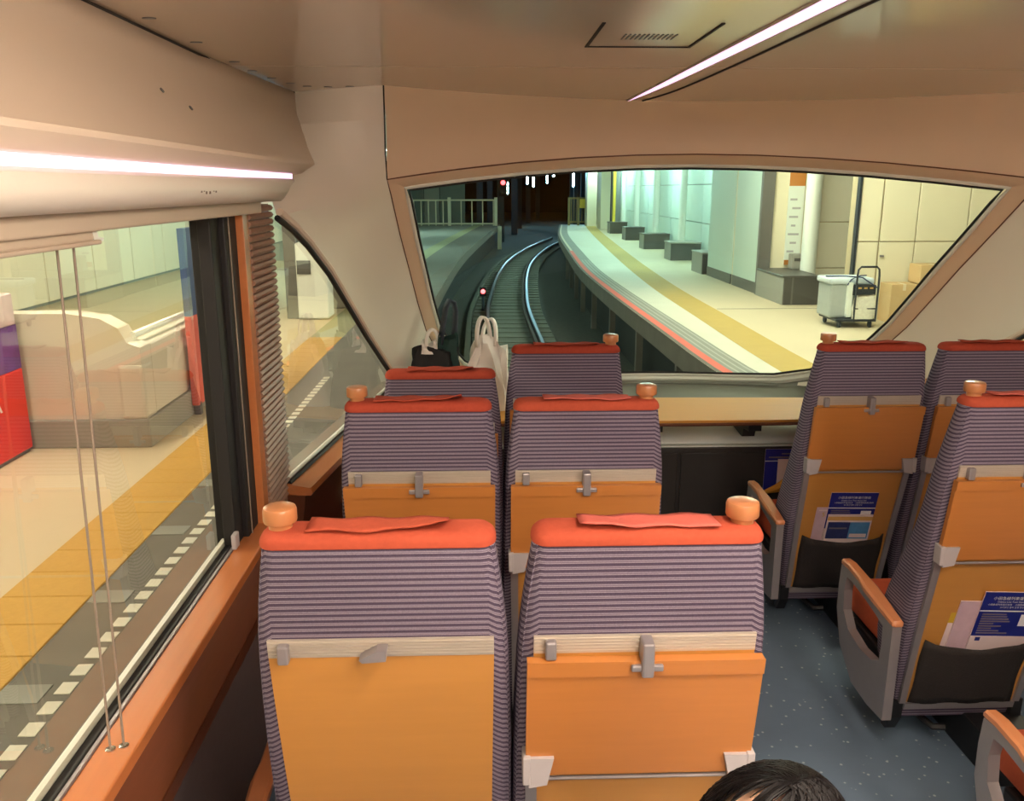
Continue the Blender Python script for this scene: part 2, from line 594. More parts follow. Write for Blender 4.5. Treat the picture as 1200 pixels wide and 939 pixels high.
# unseen ceiling lamps above the viewer, added to light the cabin
for i, (x, y) in enumerate(((0.50, -1.4), (0.50, -0.3), (1.64, -1.4), (1.64, -0.3), (0.50, 0.75), (1.64, 0.75))):
    t = empty('added_cabin_lamp', (x, y, CEIL))
    tag(t, 'unseen rectangular lamp added under the carriage ceiling to light the cabin', 'light', 'unseen added ceiling lamps over the seats')
    box('lamp_frame', -0.14, 0.14, -0.30, 0.30, -0.012, 0.0, 'white_trim', t, 0.004)
    box('diffuser', -0.12, 0.12, -0.28, 0.28, -0.105, -0.006, 'lamp_warm', t, 0.03, 3)  # hangs deep below its frame to throw light at the cabin front


# ------------------------------------------------------------------ side walls (left built, right mirrored)
def both(builder_mesh, name, material, parents, smooth=False):
    """left piece and its mirror image on the right wall"""
    a = link(name, builder_mesh, material, parents[0], smooth)
    b = link(name, mirror_mesh(builder_mesh), material, parents[1], smooth)
    return a, b


WL = empty('wall_left'); structure(WL, 'left carriage wall with brown ribbed wood under the window sill', 'wall')
WR = empty('wall_right'); structure(WR, 'right carriage wall beyond the window seats', 'wall')
Y_POST = 2.66
# lower wall
both(box_mesh(-0.84, -0.765, Y_BACK, 3.0, 0.0, 0.93), 'wall_panel', 'wall_grey', (WL, WR))
# solid wall above the windows behind the overhead ledge
both(box_mesh(-0.99, -0.90, Y_BACK, 4.2, 1.99, 2.60), 'wall_panel', 'cream_panel', (WL, WR))
# ribbed wood under the sill, each rib a slat
for k in range(9):
    t0, t1 = k / 9, (k + 0.72) / 9
    xa, za = lerp(-0.700, -0.745, t0), lerp(0.945, 0.70, t0)
    xb, zb = lerp(-0.700, -0.745, t1), lerp(0.945, 0.70, t1)
    me = extrude_poly_mesh([(xa, za), (xa + 0.010, lerp(za, zb, 0.5)), (xb, zb), (xb - 0.03, zb), (xa - 0.03, za)], 'y', Y_BACK, Y_POST)
    both(me, 'slat', 'wood_dark', (WL, WR))
both(box_mesh(-0.775, -0.735, Y_BACK, Y_POST, 0.66, 0.70), 'slat_base', 'wood_dark', (WL, WR))

# sills
S1 = empty('trim_1'); structure(S1, 'glossy orange brown wooden sill under the large left window', 'sill')
S2 = empty('trim_2'); structure(S2, 'wooden sill under the right side window', 'sill')
both(box_mesh(-0.770, -0.692, Y_BACK, 2.665, 0.945, 0.978, 0.004), 'sill_board', 'wood_sill', (S1, S2))

# large side windows
W1 = empty('window_1'); structure(W1, 'large side window on the left looking onto the platform', 'window')
W4 = empty('window_4'); structure(W4, 'large side window on the right', 'window')
both(mesh('pane', [(-0.80, Y_BACK, 0.975), (-0.80, 2.49, 0.975), (-0.80, 2.49, 1.99), (-0.80, Y_BACK, 1.99)], [(0, 1, 2, 3)]), 'pane', 'glass_side', (W1, W4))
both(box_mesh(-0.80, -0.778, Y_BACK, 2.49, 0.955, 0.985, 0.003), 'gasket', 'black_frame', (W1, W4))
both(box_mesh(-0.814, -0.801, Y_BACK, 2.49, 0.975, 0.998), 'outer_ledge', 'white_trim', (W1, W4))
both(box_mesh(-0.778, -0.770, Y_BACK, 2.49, 0.960, 0.982), 'inner_channel', 'grey_metal', (W1, W4))
both(box_mesh(-0.803, -0.765, 2.47, 2.55, 0.90, 2.0, 0.004), 'frame_post', 'black_frame', (W1, W4))
both(box_mesh(-0.85, -0.748, 2.55, 2.70, 0.90, 2.0, 0.004), 'frame_post', 'black_frame', (W1, W4))
both(tube_mesh([(-0.745, 2.58, 0.97), (-0.745, 2.58, 1.99)], 0.0022, 6), 'guide_wire', 'cord_grey', (W1, W4))
both(box_mesh(-0.770, -0.755, 2.435, 2.475, 0.982, 1.03, 0.004), 'corner_block', 'grey_plastic', (W1, W4))

# ribbed post with wood strip
P1 = empty('trim_3'); structure(P1, 'brown ribbed post between the side window and quarter window', 'post')
P2 = empty('trim_4'); structure(P2, 'ribbed post on the right wall', 'post')
both(box_mesh(-0.80, -0.725, 2.665, 2.725, 0.0, 2.0, 0.003), 'wood_strip', 'wood_sill', (P1, P2))
both(box_mesh(-0.83, -0.732, 2.72, 3.02, 0.0, 2.0), 'post_core', 'wood_dark', (P1, P2))
rib = extrude_poly_mesh([(-0.735, -0.0105), (-0.722, -0.0085), (-0.716, 0.0), (-0.722, 0.0085), (-0.735, 0.0105)], 'y', 2.727, 3.022)
ribm = mirror_mesh(rib)
for k in range(46):
    z = 0.965 + k * 0.0227
    for me, par in ((rib, P1), (ribm, P2)):
        o = link('slat', me, 'wood_slat', par)
        o.location.z = z

# overhead ledge with light slot
L1 = empty('trim_5'); structure(L1, 'cream overhead ledge above the left window with a light slot', 'ledge')
L2 = empty('trim_6'); structure(L2, 'cream overhead ledge above the right window', 'ledge')


def ledge_end(z):
    return interp([(1.99, 2.88), (2.03, 2.90), (2.07, 3.02), (2.10, 3.12), (2.14, 3.30), (2.20, 3.36), (2.32, 3.50), (2.45, 3.88)], z)


upper = [(-0.865, 2.45), (-0.845, 2.39), (-0.810, 2.32), (-0.760, 2.25), (-0.695, 2.185), (-0.645, 2.150), (-0.624, 2.138), (-0.622, 2.130), (-0.640, 2.106), (-0.655, 2.100), (-0.72, 2.100)]
lower = [(-0.72, 2.076), (-0.640, 2.076), (-0.628, 2.070), (-0.622, 2.056), (-0.624, 2.040), (-0.636, 2.026), (-0.655, 2.016), (-0.80, 2.012)]
upper_end = [(-0.80, 3.89, 2.45), (-0.79, 3.86, 2.41), (-0.775, 3.82, 2.35), (-0.74, 3.72, 2.27), (-0.69, 3.54, 2.205), (-0.65, 3.40, 2.165), (-0.632, 3.34, 2.148), (-0.622, 3.30, 2.135),
             (-0.640, 3.14, 2.104), (-0.655, 3.10, 2.10), (-0.72, 3.10, 2.10)]
lower_end = [(-0.72, 3.03, 2.078), (-0.64, 3.03, 2.078), (-0.63, 2.95, 2.068), (-0.622, 2.86, 2.054), (-0.624, 2.83, 2.04), (-0.636, 2.84, 2.026), (-0.655, 2.87, 2.014), (-0.80, 2.87, 2.012)]
for prof in (upper, lower):
    ys = [Y_BACK, 0, 1.5, 2.4, 2.8, None] if prof is upper else [Y_BACK, 0, 1.5, 2.4, None]
    rings = []
    for y in ys:
        rings.append([(x, y, z) for x, z in prof] if y is not None else (upper_end if prof is upper else lower_end))
    me = loft_mesh(rings, cap0=False, cap1=False, closed=False)
    for o in both(me, 'ledge_skin', 'white_panel' if prof is lower else 'cream_panel', (L1, L2), True):
        solidify(o, 0.008, 0)
# end closing sheet
pf = upper_end + lower_end
vs = [(x, y - 0.002, z) for x, y, z in pf] + [(-0.88, y - 0.002, z) for x, y, z in pf]
n = len(pf)
both(fix(mesh('end', vs, [(i, i + 1, n + i + 1, n + i) for i in range(n - 1)])), 'ledge_end', 'white_panel', (L1, L2), False)
# seam along the ceiling edge
seam = [(-0.862, lerp(Y_BACK, 2.8, k / 12), CEIL - 0.003) for k in range(13)] + [(-0.855, 3.1, CEIL - .003), (-0.84, 3.4, CEIL - .003), (-0.82, 3.7, CEIL - .003), (-0.80, 3.88, CEIL - .003)]
both(tube_mesh(seam, 0.006, 6), 'seam', 'seam_dark', (L1, L2))
# little dark slot signs on the ledge
for i, (dy, dz, h) in enumerate(((0, 0, .012), (.018, -.001, .006), (.034, -.006, .006), (.040, .001, .006), (.046, .008, .005), (.060, -.006, .006), (.066, .001, .006), (.072, .008, .005), (.088, -.001, .006), (.105, 0, .012))):
    box('vent_slot', -0.6215, -0.6195, 1.96 + dy, 1.96 + dy + 0.010, 2.047 + dz - h / 2, 2.047 + dz + h / 2, 'wood_dark', L1)
# screws on the ledge
for (y, z, x) in ((2.02, 2.26, -0.706), (2.16, 2.235, -0.691)):
    o = link('screw_cap', lathe_mesh([(0.006, 0), (0.006, 0.003)], 10), 'edge_grey', L1)
    o.location = (x, y, z)
    o.rotation_euler = (0, math.radians(55), 0)

# light strips in the ledge slots
for side in (0, 1):
    y1 = 3.04
    me = box_mesh(-0.700, -0.648, Y_BACK, y1, 2.0775, 2.0985)
    if side:
        me = mirror_mesh(me)
    o = link('light_strip', me, 'led_pink')
    tag(o, ['pinkish white light strip in the overhead ledge above the left window',
            'pinkish white light strip in the overhead ledge above the right window'][side], 'light')

# blind over the left window: head rail, raised bottom bar, two cords
bl = empty('window_blind', (-0.74, 1.5, 1.98))
tag(bl, 'beige raised window blind with two thin cords down to the sill', 'blind')
box('head_rail', -0.025, 0.055, Y_BACK - 1.5, 1.24, -0.004, 0.034, 'blind_beige', bl, 0.004)
box('bottom_bar', -0.015, 0.042, Y_BACK - 1.5, 0.085, -0.022, 0.006, 'blind_beige', bl, 0.005)
box('bar_lip', -0.020, 0.050, Y_BACK - 1.5, 0.098, -0.028, -0.020, 'blind_beige', bl, 0.003)
link('end_cap', extrude_poly_mesh([(0.078, 0.022), (0.094, 0.026), (0.108, -0.016), (0.128, -0.018), (0.128, -0.024), (0.090, -0.024)], 'x', -0.005, 0.040), 'white_trim', bl)
for (dx, dy, x0, y0) in ((0.0, -0.010, 0.0, 0.030), (0.022, 0.0, 0.012, 0.066)):
    tube('cord', [(x0, y0, -0.028), (dx, dy, -1.0)], 0.0024, 'cord_grey', bl, n=6)
    o = link('cord_grommet', lathe_mesh([(0.010, 0), (0.010, 0.003), (0.006, 0.005), (0.004, 0.003)], 12), 'chrome', bl)
    o.location = (dx, dy, -1.0025)


# ------------------------------------------------------------------ the nose: windscreen, surround, pillars, quarter windows
def S(n, s):
    """point on the leaning, curved windscreen surface"""
    x = XC + 1.42 * n
    yb, yt = 5.6 - 0.35 * n * n, 4.5 - 0.40 * n * n
    zb, zt = 0.84, 2.16 - 0.11 * n * n
    return Vector((x, lerp(yb, yt, s) + 0.06 * math.sin(math.pi * min(max(s, 0), 1)), lerp(zb, zt, s)))


def outline(kn, ks, dn):
    """window outline in (n, s): list of points, same count for every ring"""
    pts = []
    half = [(0, 1), (0.2, 1), (0.4, 1), (0.6, 1), (0.8, 1), (0.93, 1), (1.0, 1.0), (0.995, 0.95), (0.985, 0.8), (0.97, 0.65), (0.955, 0.5), (0.935, 0.36),
            (0.90, 0.24), (0.84, 0.13), (0.74, 0.05), (0.60, 0.008), (0.4, 0.0), (0.2, 0.0), (0, 0)]
    full = half + [(-a, b) for a, b in reversed(half[1:-1])]
    for a, b in full:
        pts.append((a * kn + math.copysign(dn, a) * (1 if abs(a) > .5 else abs(a) * 2), 0.5 + (b - 0.5) * ks))
    return pts


W3 = empty('window_3'); structure(W3, 'wide curved front windscreen showing the tracks and station', 'window')
L0 = outline(1, 1, 0)
rings = []
for k in (1.0, 0.8, 0.6, 0.4, 0.2):
    rings.append([S(n * k, 0.5 + (s - 0.5) * k) for n, s in L0])
me = loft_mesh(rings, cap0=False, cap1=True)
link('pane', me, 'glass_front', W3, True)
rim = [S(n, s) for n, s in outline(1.004, 1.008, 0)]
tube('rim', [p + Vector((0, -0.012, 0)) for p in rim], 0.011, 'white_trim', W3, 8, True)
tube('seal', [S(n, s) + Vector((0, -0.004, 0)) for n, s in outline(0.993, 0.986, 0)], 0.007, 'black_frame', W3, 8, True)

WF = empty('wall_front'); structure(WF, 'beige front surround and header above the windscreen', 'wall')
LA, LB = outline(1.006, 1.012, 0), outline(1.04, 1.085, 0.012)
inner = [S(n, s) + Vector((0, -0.012, 0)) for n, s in LA]
outer = [S(n, s) + Vector((0, -0.060, 0.0)) for n, s in LB]
mid = [(a + b) / 2 + Vector((0, -0.016, 0)) for a, b in zip(inner, outer)]
sur = loft_mesh([inner, mid, outer], cap0=False, cap1=False)
sur.materials.append(MATS['header_panel'])
sur.materials.append(MATS['white_trim'])
for p in sur.polygons:
    if p.center.z < 0.92:
        p.material_index = 1
link('surround', sur, None, WF, True)
tube('surround_seam', outer, 0.0035, 'wood_dark', WF, 6, True)
# header between ceiling and surround
NH = 36
tops = [i for i, (n, s) in enumerate(LB)]
vs, fs = [], []
for i in range(NH + 1):
    n = lerp(-1.052, 1.052, i / NH)
    low = S(n, 1.0425) + Vector((0, -0.060, 0))
    xt = XC - 1.46 + 2.92 * i / NH
    hi = Vector((xt, front_line(xt), CEIL))
    for k in range(7):
        t = k / 6
        p = low.lerp(hi, t)
        p.y += 0.05 * math.sin(math.pi * t)
        p.z += 0.02 * math.sin(math.pi * t)
        vs.append(p)
for i in range(NH):
    for k in range(6):
        a = i * 7 + k
        fs.append((a, a + 1, a + 8, a + 7))
link('header_panel', fix(mesh('header', vs, fs)), 'header_panel', WF, True)

# pillars between the windscreen and the quarter windows
A_L = [(-0.86, 3.95, 2.45), (-0.86, 3.75, 2.30), (-0.80, 3.40, 2.14), (-0.745, 3.12, 2.02), (-0.708, 3.037, 1.955), (-0.688, 3.18, 1.905), (-0.668, 3.323, 1.842),
       (-0.635, 3.563, 1.712), (-0.613, 3.722, 1.605), (-0.562, 4.095, 1.354), (-0.509, 4.481, 1.113), (-0.487, 4.64, 0.99), (-0.47, 4.75, 0.85)]
B_L = [Vector((XC - 1.46, 3.62, 2.45)), Vector((XC - 1.475, 3.76, 2.33)), Vector((XC - 1.49, 3.88, 2.19))]
for i in range(6, 16):
    B_L.append(outer[len(outer) - i].copy())
seam_v = list(B_L[:4])
vs, fs = [], []
NC = 9
for a, b in zip(A_L, B_L):
    a = Vector(a)
    for k in range(NC):
        t = k / (NC - 1)
        p = a.lerp(b, t)
        p.x -= 0.05 * math.sin(math.pi * t) * (1 if a.z > 1.2 else 0.5)
        vs.append(p)
for i in range(len(A_L) - 1):
    for k in range(NC - 1):
        q = i * NC + k
        fs.append((q, q + 1, q + NC + 1, q + NC))
both(fix(mesh('pillar', vs, fs)), 'pillar', 'white_panel', (WF, WF), True)
both(tube_mesh(seam_v, 0.0032, 6), 'pillar_seam', 'seam_dark', (WF, WF))

W2 = empty('window_2'); structure(W2, 'small arched quarter window on the left with black edge', 'window')
W5 = empty('window_5'); structure(W5, 'arched quarter window on the right with black edge', 'window')
arc = [Vector(p) for p in A_L[4:12]]
poly = arc + [Vector((-0.487, 4.64, 0.98)), Vector((-0.72, 2.98, 0.98)), Vector((-0.72, 2.98, 1.965))]
me = fix(mesh('quarter', [p + Vector((-0.012, 0, 0)) for p in poly], [tuple(range(len(poly)))]))
both(me, 'pane', 'glass_side', (W2, W5))
both(tube_mesh([p + Vector((0.0, 0, -0.004)) for p in arc], 0.011, 8), 'gasket', 'black_frame', (W2, W5), True)
both(tube_mesh([p + Vector((0.006, 0.012, 0.016)) for p in arc], 0.014, 8), 'edge_trim', 'cream_panel', (W2, W5), True)
both(tube_mesh([(-0.716, 2.99, 1.0), (-0.6, 3.82, 1.0), (-0.487, 4.64, 1.0)], 0.010, 6), 'gasket_low', 'black_frame', (W2, W5), True)
both(tube_mesh([(-0.730, 2.99, 1.012), (-0.614, 3.82, 1.012), (-0.50, 4.64, 1.012)], 0.009, 6), 'ledge_low', 'white_trim', (W2, W5), True)

# sill and wooden wall below the quarter windows
S3 = empty('trim_7'); structure(S3, 'wooden sill and brown panel below the left quarter window', 'sill')
S4 = empty('trim_8'); structure(S4, 'wooden sill and panel below the right quarter window', 'sill')
prof = [(0.0, 1.0), (0.085, 0.985), (0.092, 0.965), (0.085, 0.955), (0.0, 0.955)]
rings = [[(x0 + a, y0, z) for a, z in prof] for x0, y0 in ((-0.722, 2.98), (-0.62, 3.7), (-0.53, 4.3), (-0.48, 4.72))]
both(loft_mesh(rings), 'sill_board', 'wood_sill', (S3, S4))
prof = [(0.0, 0.96), (0.065, 0.955), (0.03, 0.70), (0.03, 0.0), (-0.05, 0.0)]
rings = [[(x0 + a, y0, z) for a, z in prof] for x0, y0 in ((-0.722, 2.98), (-0.62, 3.7), (-0.53, 4.3), (-0.48, 4.78))]
both(loft_mesh(rings), 'wood_panel', 'wood_dark', (S3, S4))
both(extrude_poly_mesh([(-0.72, 3.42), (-0.56, 3.50), (-0.52, 4.0), (-0.66, 4.0)], 'z', 0.74, 0.765), 'console_top', 'wood_sill', (S3, S4))
both(extrude_poly_mesh([(-0.72, 3.45), (-0.58, 3.53), (-0.54, 4.0), (-0.66, 4.0)], 'z', 0.0, 0.74), 'console_body', 'wood_dark', (S3, S4))

# dashboard below the windscreen
D = empty('trim_9'); structure(D, 'grey ledge and dashboard under the windscreen', 'ledge')
vs, fs = [], []
ND = 30
for i in range(ND + 1):
    n = lerp(-0.90, 0.90, i / ND)
    q = S(n, -0.0425 + 0.19 * max(0, abs(n) - 0.55) ** 2 / 0.16) + Vector((0, -0.060, 0))
    for y, z in ((q.y, q.z), (q.y - 0.03, q.z - 0.03), (5.0 - 0.12 * n * n, 0.735), (4.55, 0.70), (4.50, 0.672)):
        vs.append((q.x, y, z))
for i in range(ND):
    for k in range(4):
        a = i * 5 + k
        fs.append((a, a + 1, a + 6, a + 5))
dm = fix(mesh('dash', vs, fs))
dm.materials.append(MATS['dash_grey'])
dm.materials.append(MATS['dash_light'])
for p in dm.polygons:
    if p.center.y < 4.95:
        p.material_index = 1  # pale shelf part; windscreen light falling there is put into its colour
solidify(link('dashboard', dm, None, D, True), 0.01, -1)
tube('ledge_roll', [S(lerp(-0.72, 0.72, k / 24), -0.045) + Vector((0, -0.075, 0.0)) for k in range(25)], 0.016, 'dash_grey', D, 8)

# front table board with its brackets
tb = empty('front_table', (XC, 4.6, 0.85))
tag(tb, 'long golden wooden table board across the front below the windscreen', 'table')
poly = [(-1.50, -0.20), (-0.5, -0.25), (0.5, -0.25), (1.50, -0.20), (1.46, 0.10), (0.9, 0.24), (0, 0.27), (-0.9, 0.24), (-1.46, 0.10)]
link('table_top', extrude_poly_mesh(poly, 'z', -0.030, 0.0), 'wood_table', tb)
link('edge_band', tube_mesh([(x, y, -0.022) for x, y in poly], 0.010, 6, True), 'wood_dark', tb)
for x in (-1.1, -0.14, 0.40, 1.2):
    link('bracket', extrude_poly_mesh([(-0.19, -0.03), (-0.19, -0.08), (-0.10, -0.09), (-0.08, -0.14), (0.10, -0.148), (0.10, -0.03)], 'x', x - 0.035, x + 0.035), 'black_plastic', tb)
# black cabinet below
cb = empty('front_cabinet', (XC, 4.5, 0.0))
tag(cb, 'low black cabinet under the front table', 'cabinet')
box('body', -1.46, 1.46, -0.05, 0.10, 0.0, 0.665, 'cabinet_black', cb, 0.004)
for x0 in (-1.45, -0.72, 0.01, 0.74):
    box('door_panel', x0, x0 + 0.71, -0.062, -0.05, 0.02, 0.64, 'cabinet_black', cb, 0.004)
box('shelf_light', -1.3, 1.3, -0.03, 0.09, 0.665, 0.672, 'dash_light', cb)
link('rack', box_mesh(0.45, 0.80, -0.095, -0.065, 0.20, 0.42, 0.004), 'pocket_net', cb)


# ================================================================== SEATS
def T_(tab):
    return lambda z: interp(tab, z)


yr = T_([(0.14, 0.225), (0.2, 0.21), (0.5, 0.150), (0.85, 0.070), (1.19, 0.015), (1.40, 0.0), (1.46, 0.004)])
tk = T_([(0.14, 0.10), (0.2, 0.13), (0.35, 0.20), (0.5, 0.225), (0.7, 0.19), (0.95, 0.135), (1.19, 0.115), (1.40, 0.09), (1.46, 0.085)])
wd = T_([(0.14, 0.224), (0.2, 0.232), (0.4, 0.252), (0.6, 0.260), (0.8, 0.2605), (1.0, 0.2575), (1.19, 0.249), (1.30, 0.237), (1.38, 0.225), (1.46, 0.215)])


def seat_ring(z, grow=0.0, inset=0.0, zz=None):
    w = wd(z) + grow - inset
    y0 = yr(z) - grow + inset
    y1 = yr(z) + tk(z) + grow - inset
    rx = 0.030
    ry = min(0.045, (y1 - y0) * 0.42)
    pts = []
    for cx, cy, a0 in ((w - rx, y1 - ry, 0), (-w + rx, y1 - ry, 90), (-w + rx, y0 + ry, 180), (w - rx, y0 + ry, 270)):
        for k in range(5):
            a = math.radians(a0 + 90 * k / 4)
            pts.append((cx + rx * math.cos(a), cy + ry * math.sin(a), z if zz is None else zz))
    return pts


def crowned(rings, lift=0.0):
    return rings


def top_rings(grow):
    out = []
    for inset, z in ((0.0, 1.393), (0.003, 1.401), (0.009, 1.407), (0.018, 1.4105), (0.030, 1.412)):
        out.append(seat_ring(min(z, 1.40), grow, inset, z + grow))
    return out


def back_plate(x0, x1, z0, z1, off0, off1, steps=8, taper=0.0):
    """a plate lying on the curved rear of the backrest"""
    rings = []
    for i in range(steps + 1):
        z = lerp(z0, z1, i / steps)
        y = yr(z)
        k = 1 - taper * (1 - i / steps)
        rings.append([(x0 * k, y - off1, z), (x1 * k, y - off1, z), (x1 * k, y - off0, z), (x0 * k, y - off0, z)])
    return loft_mesh(rings)


CACHE = {}


def cached(key, fn):
    if key not in CACHE:
        CACHE[key] = fn()
    return CACHE[key]


def flap_mesh(seed, curl, x0=-0.135, x1=0.135):
    r = random.Random(seed)
    vs, fs = [], []
    NXf, NYf = 18, 5
    for i in range(NXf + 1):
        t = i / NXf
        x = lerp(x0, x1, t)
        wob = 0.004 * math.sin(t * 9 + seed) + r.uniform(-0.0015, 0.0015)
        rise = 0.004 + (0.018 * max(0, (t - 0.55) / 0.45) ** 1.5 if curl > 0 else 0.012 * max(0, 1 - t * 1.8)) * abs(curl)
        for k in range(NYf + 1):
            u = k / NYf
            y = lerp(0.006 + wob, 0.080, u)
            z = 1.4165 + rise * (1 - u) ** 1.5 + 0.002 * math.sin(x * 60 + u * 3)
            vs.append((x, y, z))
    for i in range(NXf):
        for k in range(NYf):
            a = i * (NYf + 1) + k
            fs.append((a, a + 1, a + NYf + 2, a + NYf + 1))
    return fix(mesh('flap', vs, fs))


def pocket_mesh():
    vs, fs = [], []
    NXp, NZp = 14, 8
    for i in range(NXp + 1):
        x = lerp(-0.190, 0.190, i / NXp)
        q = 1 - (x / 0.19) ** 2
        for k in range(NZp + 1):
            t = k / NZp
            z = lerp(0.215, 0.505 - 0.030 * q, t)
            bulge = 0.010 + 0.032 * q ** 0.25 * (0.25 + 0.75 * t) + 0.004 * math.sin(x * 40 + z * 30)
            vs.append((x, yr(z) - bulge, z))
    for i in range(NXp):
        for k in range(NZp):
            a = i * (NZp + 1) + k
            fs.append((a, a + 1, a + NZp + 2, a + NZp + 1))
    return fix(mesh('pocket', vs, fs))


def arm_mesh():
    """side frame with an opening: loft of an outer and inner outline in the y-z plane"""
    outer = [(0.135, 0.560), (0.135, 0.40), (0.135, 0.185), (0.26, 0.17), (0.40, 0.175), (0.53, 0.27), (0.585, 0.40), (0.588, 0.50), (0.580, 0.590), (0.50, 0.600), (0.36, 0.585), (0.24, 0.570)]
    innr = [(0.205, 0.525), (0.200, 0.45), (0.205, 0.385), (0.26, 0.355), (0.36, 0.345), (0.47, 0.365), (0.525, 0.42), (0.535, 0.50), (0.525, 0.560), (0.48, 0.565), (0.36, 0.552), (0.27, 0.538)]
    n = len(outer)
    vs = []
    for x in (-0.017, 0.017):
        vs += [(x, y, z) for y, z in outer]
        vs += [(x, y, z) for y, z in innr]
    fs = []
    for k in range(n):
        j = (k + 1) % n
        fs.append((k, j, n + j, n + k))
        fs.append((2 * n + k, 3 * n + k, 3 * n + j, 2 * n + j))
        fs.append((k, 2 * n + k, 2 * n + j, j))
        fs.append((n + k, n + j, 3 * n + j, 3 * n + k))
    return fix(mesh('arm', vs, fs))


def arm_pad_mesh():
    rings = []
    for y, z, w, h in ((0.128, 0.566, 0.012, 0.012), (0.135, 0.570, 0.020, 0.020), (0.25, 0.584, 0.025, 0.022), (0.36, 0.597, 0.028, 0.022), (0.42, 0.606, 0.020, 0.022), (0.52, 0.612, 0.020, 0.022), (0.578, 0.606, 0.019, 0.020), (0.592, 0.596, 0.012, 0.012)):
        rings.append([(w * cx, y, z + h * cz) for cx, cz in ((-1, -0.5), (-1, 0.2), (-0.7, 0.5), (0.7, 0.5), (1, 0.2), (1, -0.5))])
    return loft_mesh(rings)


def build_seat(x, y, label, knob=0, arm=0, tray=True, cover='cover_orange', flap='cover_red', flap_curl=1.0, seed=1, recline=0.0, dz=0.0, rz=0.0, pocket=True, arm_x=0.295):
    t = empty('train_seat', (x, y, dz), rz)
    tag(t, label, 'seat', 'striped carriage seats')

    def part(name, key, fn, m, smooth=False, par=None):
        me = cached((key, m), fn)
        o = link(name, me, m, par or t, smooth)
        return o
    # back shell
    zs = [0.14, 0.20, 0.28, 0.36, 0.44, 0.52, 0.62, 0.72, 0.82, 0.92, 1.02, 1.12, 1.19, 1.26, 1.32, 1.36]
    bk = part('backrest', 'back', lambda: loft_mesh([seat_ring(z) for z in zs] + top_rings(0.0)), 'seat_fabric', True)
    for ci in (12, 17):
        part('seam_piping', ('piping', ci), lambda ci=ci: tube_mesh([Vector(seat_ring(z)[ci]) for z in zs[1:]] + [Vector(top_rings(0.0)[0][ci])], 0.0022, 5), 'seat_fabric', True, bk)
    cv = part('head_cover', 'cover', lambda: loft_mesh([seat_ring(1.386, 0.001), seat_ring(1.388, 0.004)] + top_rings(0.004), cap0=False), cover, True)
    fl = part('cover_flap', ('flap', seed, flap_curl), lambda: flap_mesh(seed, flap_curl), flap, True)
    solidify(fl, 0.003, 1)
    # back fittings
    part('back_panel', 'panel', lambda: back_plate(-0.222, 0.222, 0.215, 1.152, 0.0, 0.006, 14, 0.06), 'wood_panel')
    st = part('upper_strip', 'strip', lambda: back_plate(-0.222, 0.222, 1.152, 1.192, 0.0, 0.007, 1), 'aluminium_strip')
    for k in range(5):
        part('strip_ridge', ('ridge', k), lambda k=k: back_plate(-0.221, 0.221, 1.156 + k * 0.0072, 1.1595 + k * 0.0072, 0.006, 0.0095, 1), 'aluminium_strip', False, st)
    hk = part('coat_hook', 'hook', lambda: box_mesh(-0.200, -0.178, yr(1.17) - 0.028, yr(1.17) - 0.006, 1.148, 1.188, 0.004), 'grey_metal')
    if tray:
        tr = part('tray_table', 'tray', lambda: back_plate(-0.236, 0.236, 0.852, 1.146, 0.010, 0.030, 6), 'wood_tray')
        part('tray_lip', 'traylip', lambda: back_plate(-0.236, 0.236, 1.112, 1.147, 0.030, 0.036, 1), 'wood_tray', False, tr)
        lt = part('latch', 'latch', lambda: box_mesh(-0.012, 0.012, yr(1.15) - 0.050, yr(1.15) - 0.008, 1.118, 1.192, 0.004), 'grey_metal')
        part('latch_bar', 'latchbar', lambda: box_mesh(-0.032, 0.032, yr(1.13) - 0.046, yr(1.13) - 0.036, 1.128, 1.142, 0.003), 'grey_metal', False, lt)
        part('support_bar', 'bar', lambda: tube_mesh([(-0.215, yr(.84) - 0.024, 0.838), (0.215, yr(.84) - 0.024, 0.838)], 0.0045, 8), 'grey_metal', True)
        for s in (-1, 1):
            br = part('tray_arm', ('trayarm', s), lambda s=s: extrude_poly_mesh([(s * 0.230, 0.835), (s * 0.230, 0.905), (s * 0.178, 0.905), (s * 0.192, 0.842)], 'y', yr(.87) - 0.046, yr(.87) - 0.006), 'grey_plastic')
            part('side_rail', ('rail', s), lambda s=s: back_plate(min(s * 0.236, s * 0.212), max(s * 0.236, s * 0.212), 0.215, 0.880, 0.002, 0.016, 10, 0.05), 'grey_metal')
            part('arm_cap', ('armcap', s), lambda s=s: box_mesh(min(s * 0.243, s * 0.226), max(s * 0.243, s * 0.226), yr(.87) - 0.048, yr(.87) - 0.004, 0.842, 0.908, 0.003), 'grey_plastic', False, br)
    else:
        lt = part('latch', 'latchturn', lambda: extrude_poly_mesh([(-0.040, 1.163), (-0.034, 1.157), (0.012, 1.160), (0.014, 1.182), (-0.006, 1.182)], 'y', yr(1.16) - 0.040, yr(1.16) - 0.006), 'grey_metal')
    if pocket:
        solidify(part('seat_pocket', 'pocket', pocket_mesh, 'pocket_net', True), 0.004, 0)
        part('pocket_rail', 'prail', lambda: back_plate(-0.205, 0.205, 0.190, 0.216, 0.0, 0.020, 1), 'grey_metal')
    if knob:
        o = part('grab_knob', 'knob', lambda: lathe_mesh([(0.0235, 0), (0.0225, 0.010), (0.0225, 0.025), (0.0310, 0.0255), (0.0325, 0.029), (0.0322, 0.050), (0.0305, 0.0545), (0.0265, 0.0565), (0.008, 0.057)], 24), 'wood_knob', True)
        o.location = (knob * 0.188, 0.045, 1.402)
    # seat cushion, beam, pedestal
    part('seat_cushion', 'cushion', lambda: box_mesh(-0.236, 0.236, 0.26, 0.70, 0.35, 0.48, 0.035, 3), 'cushion_orange', True)
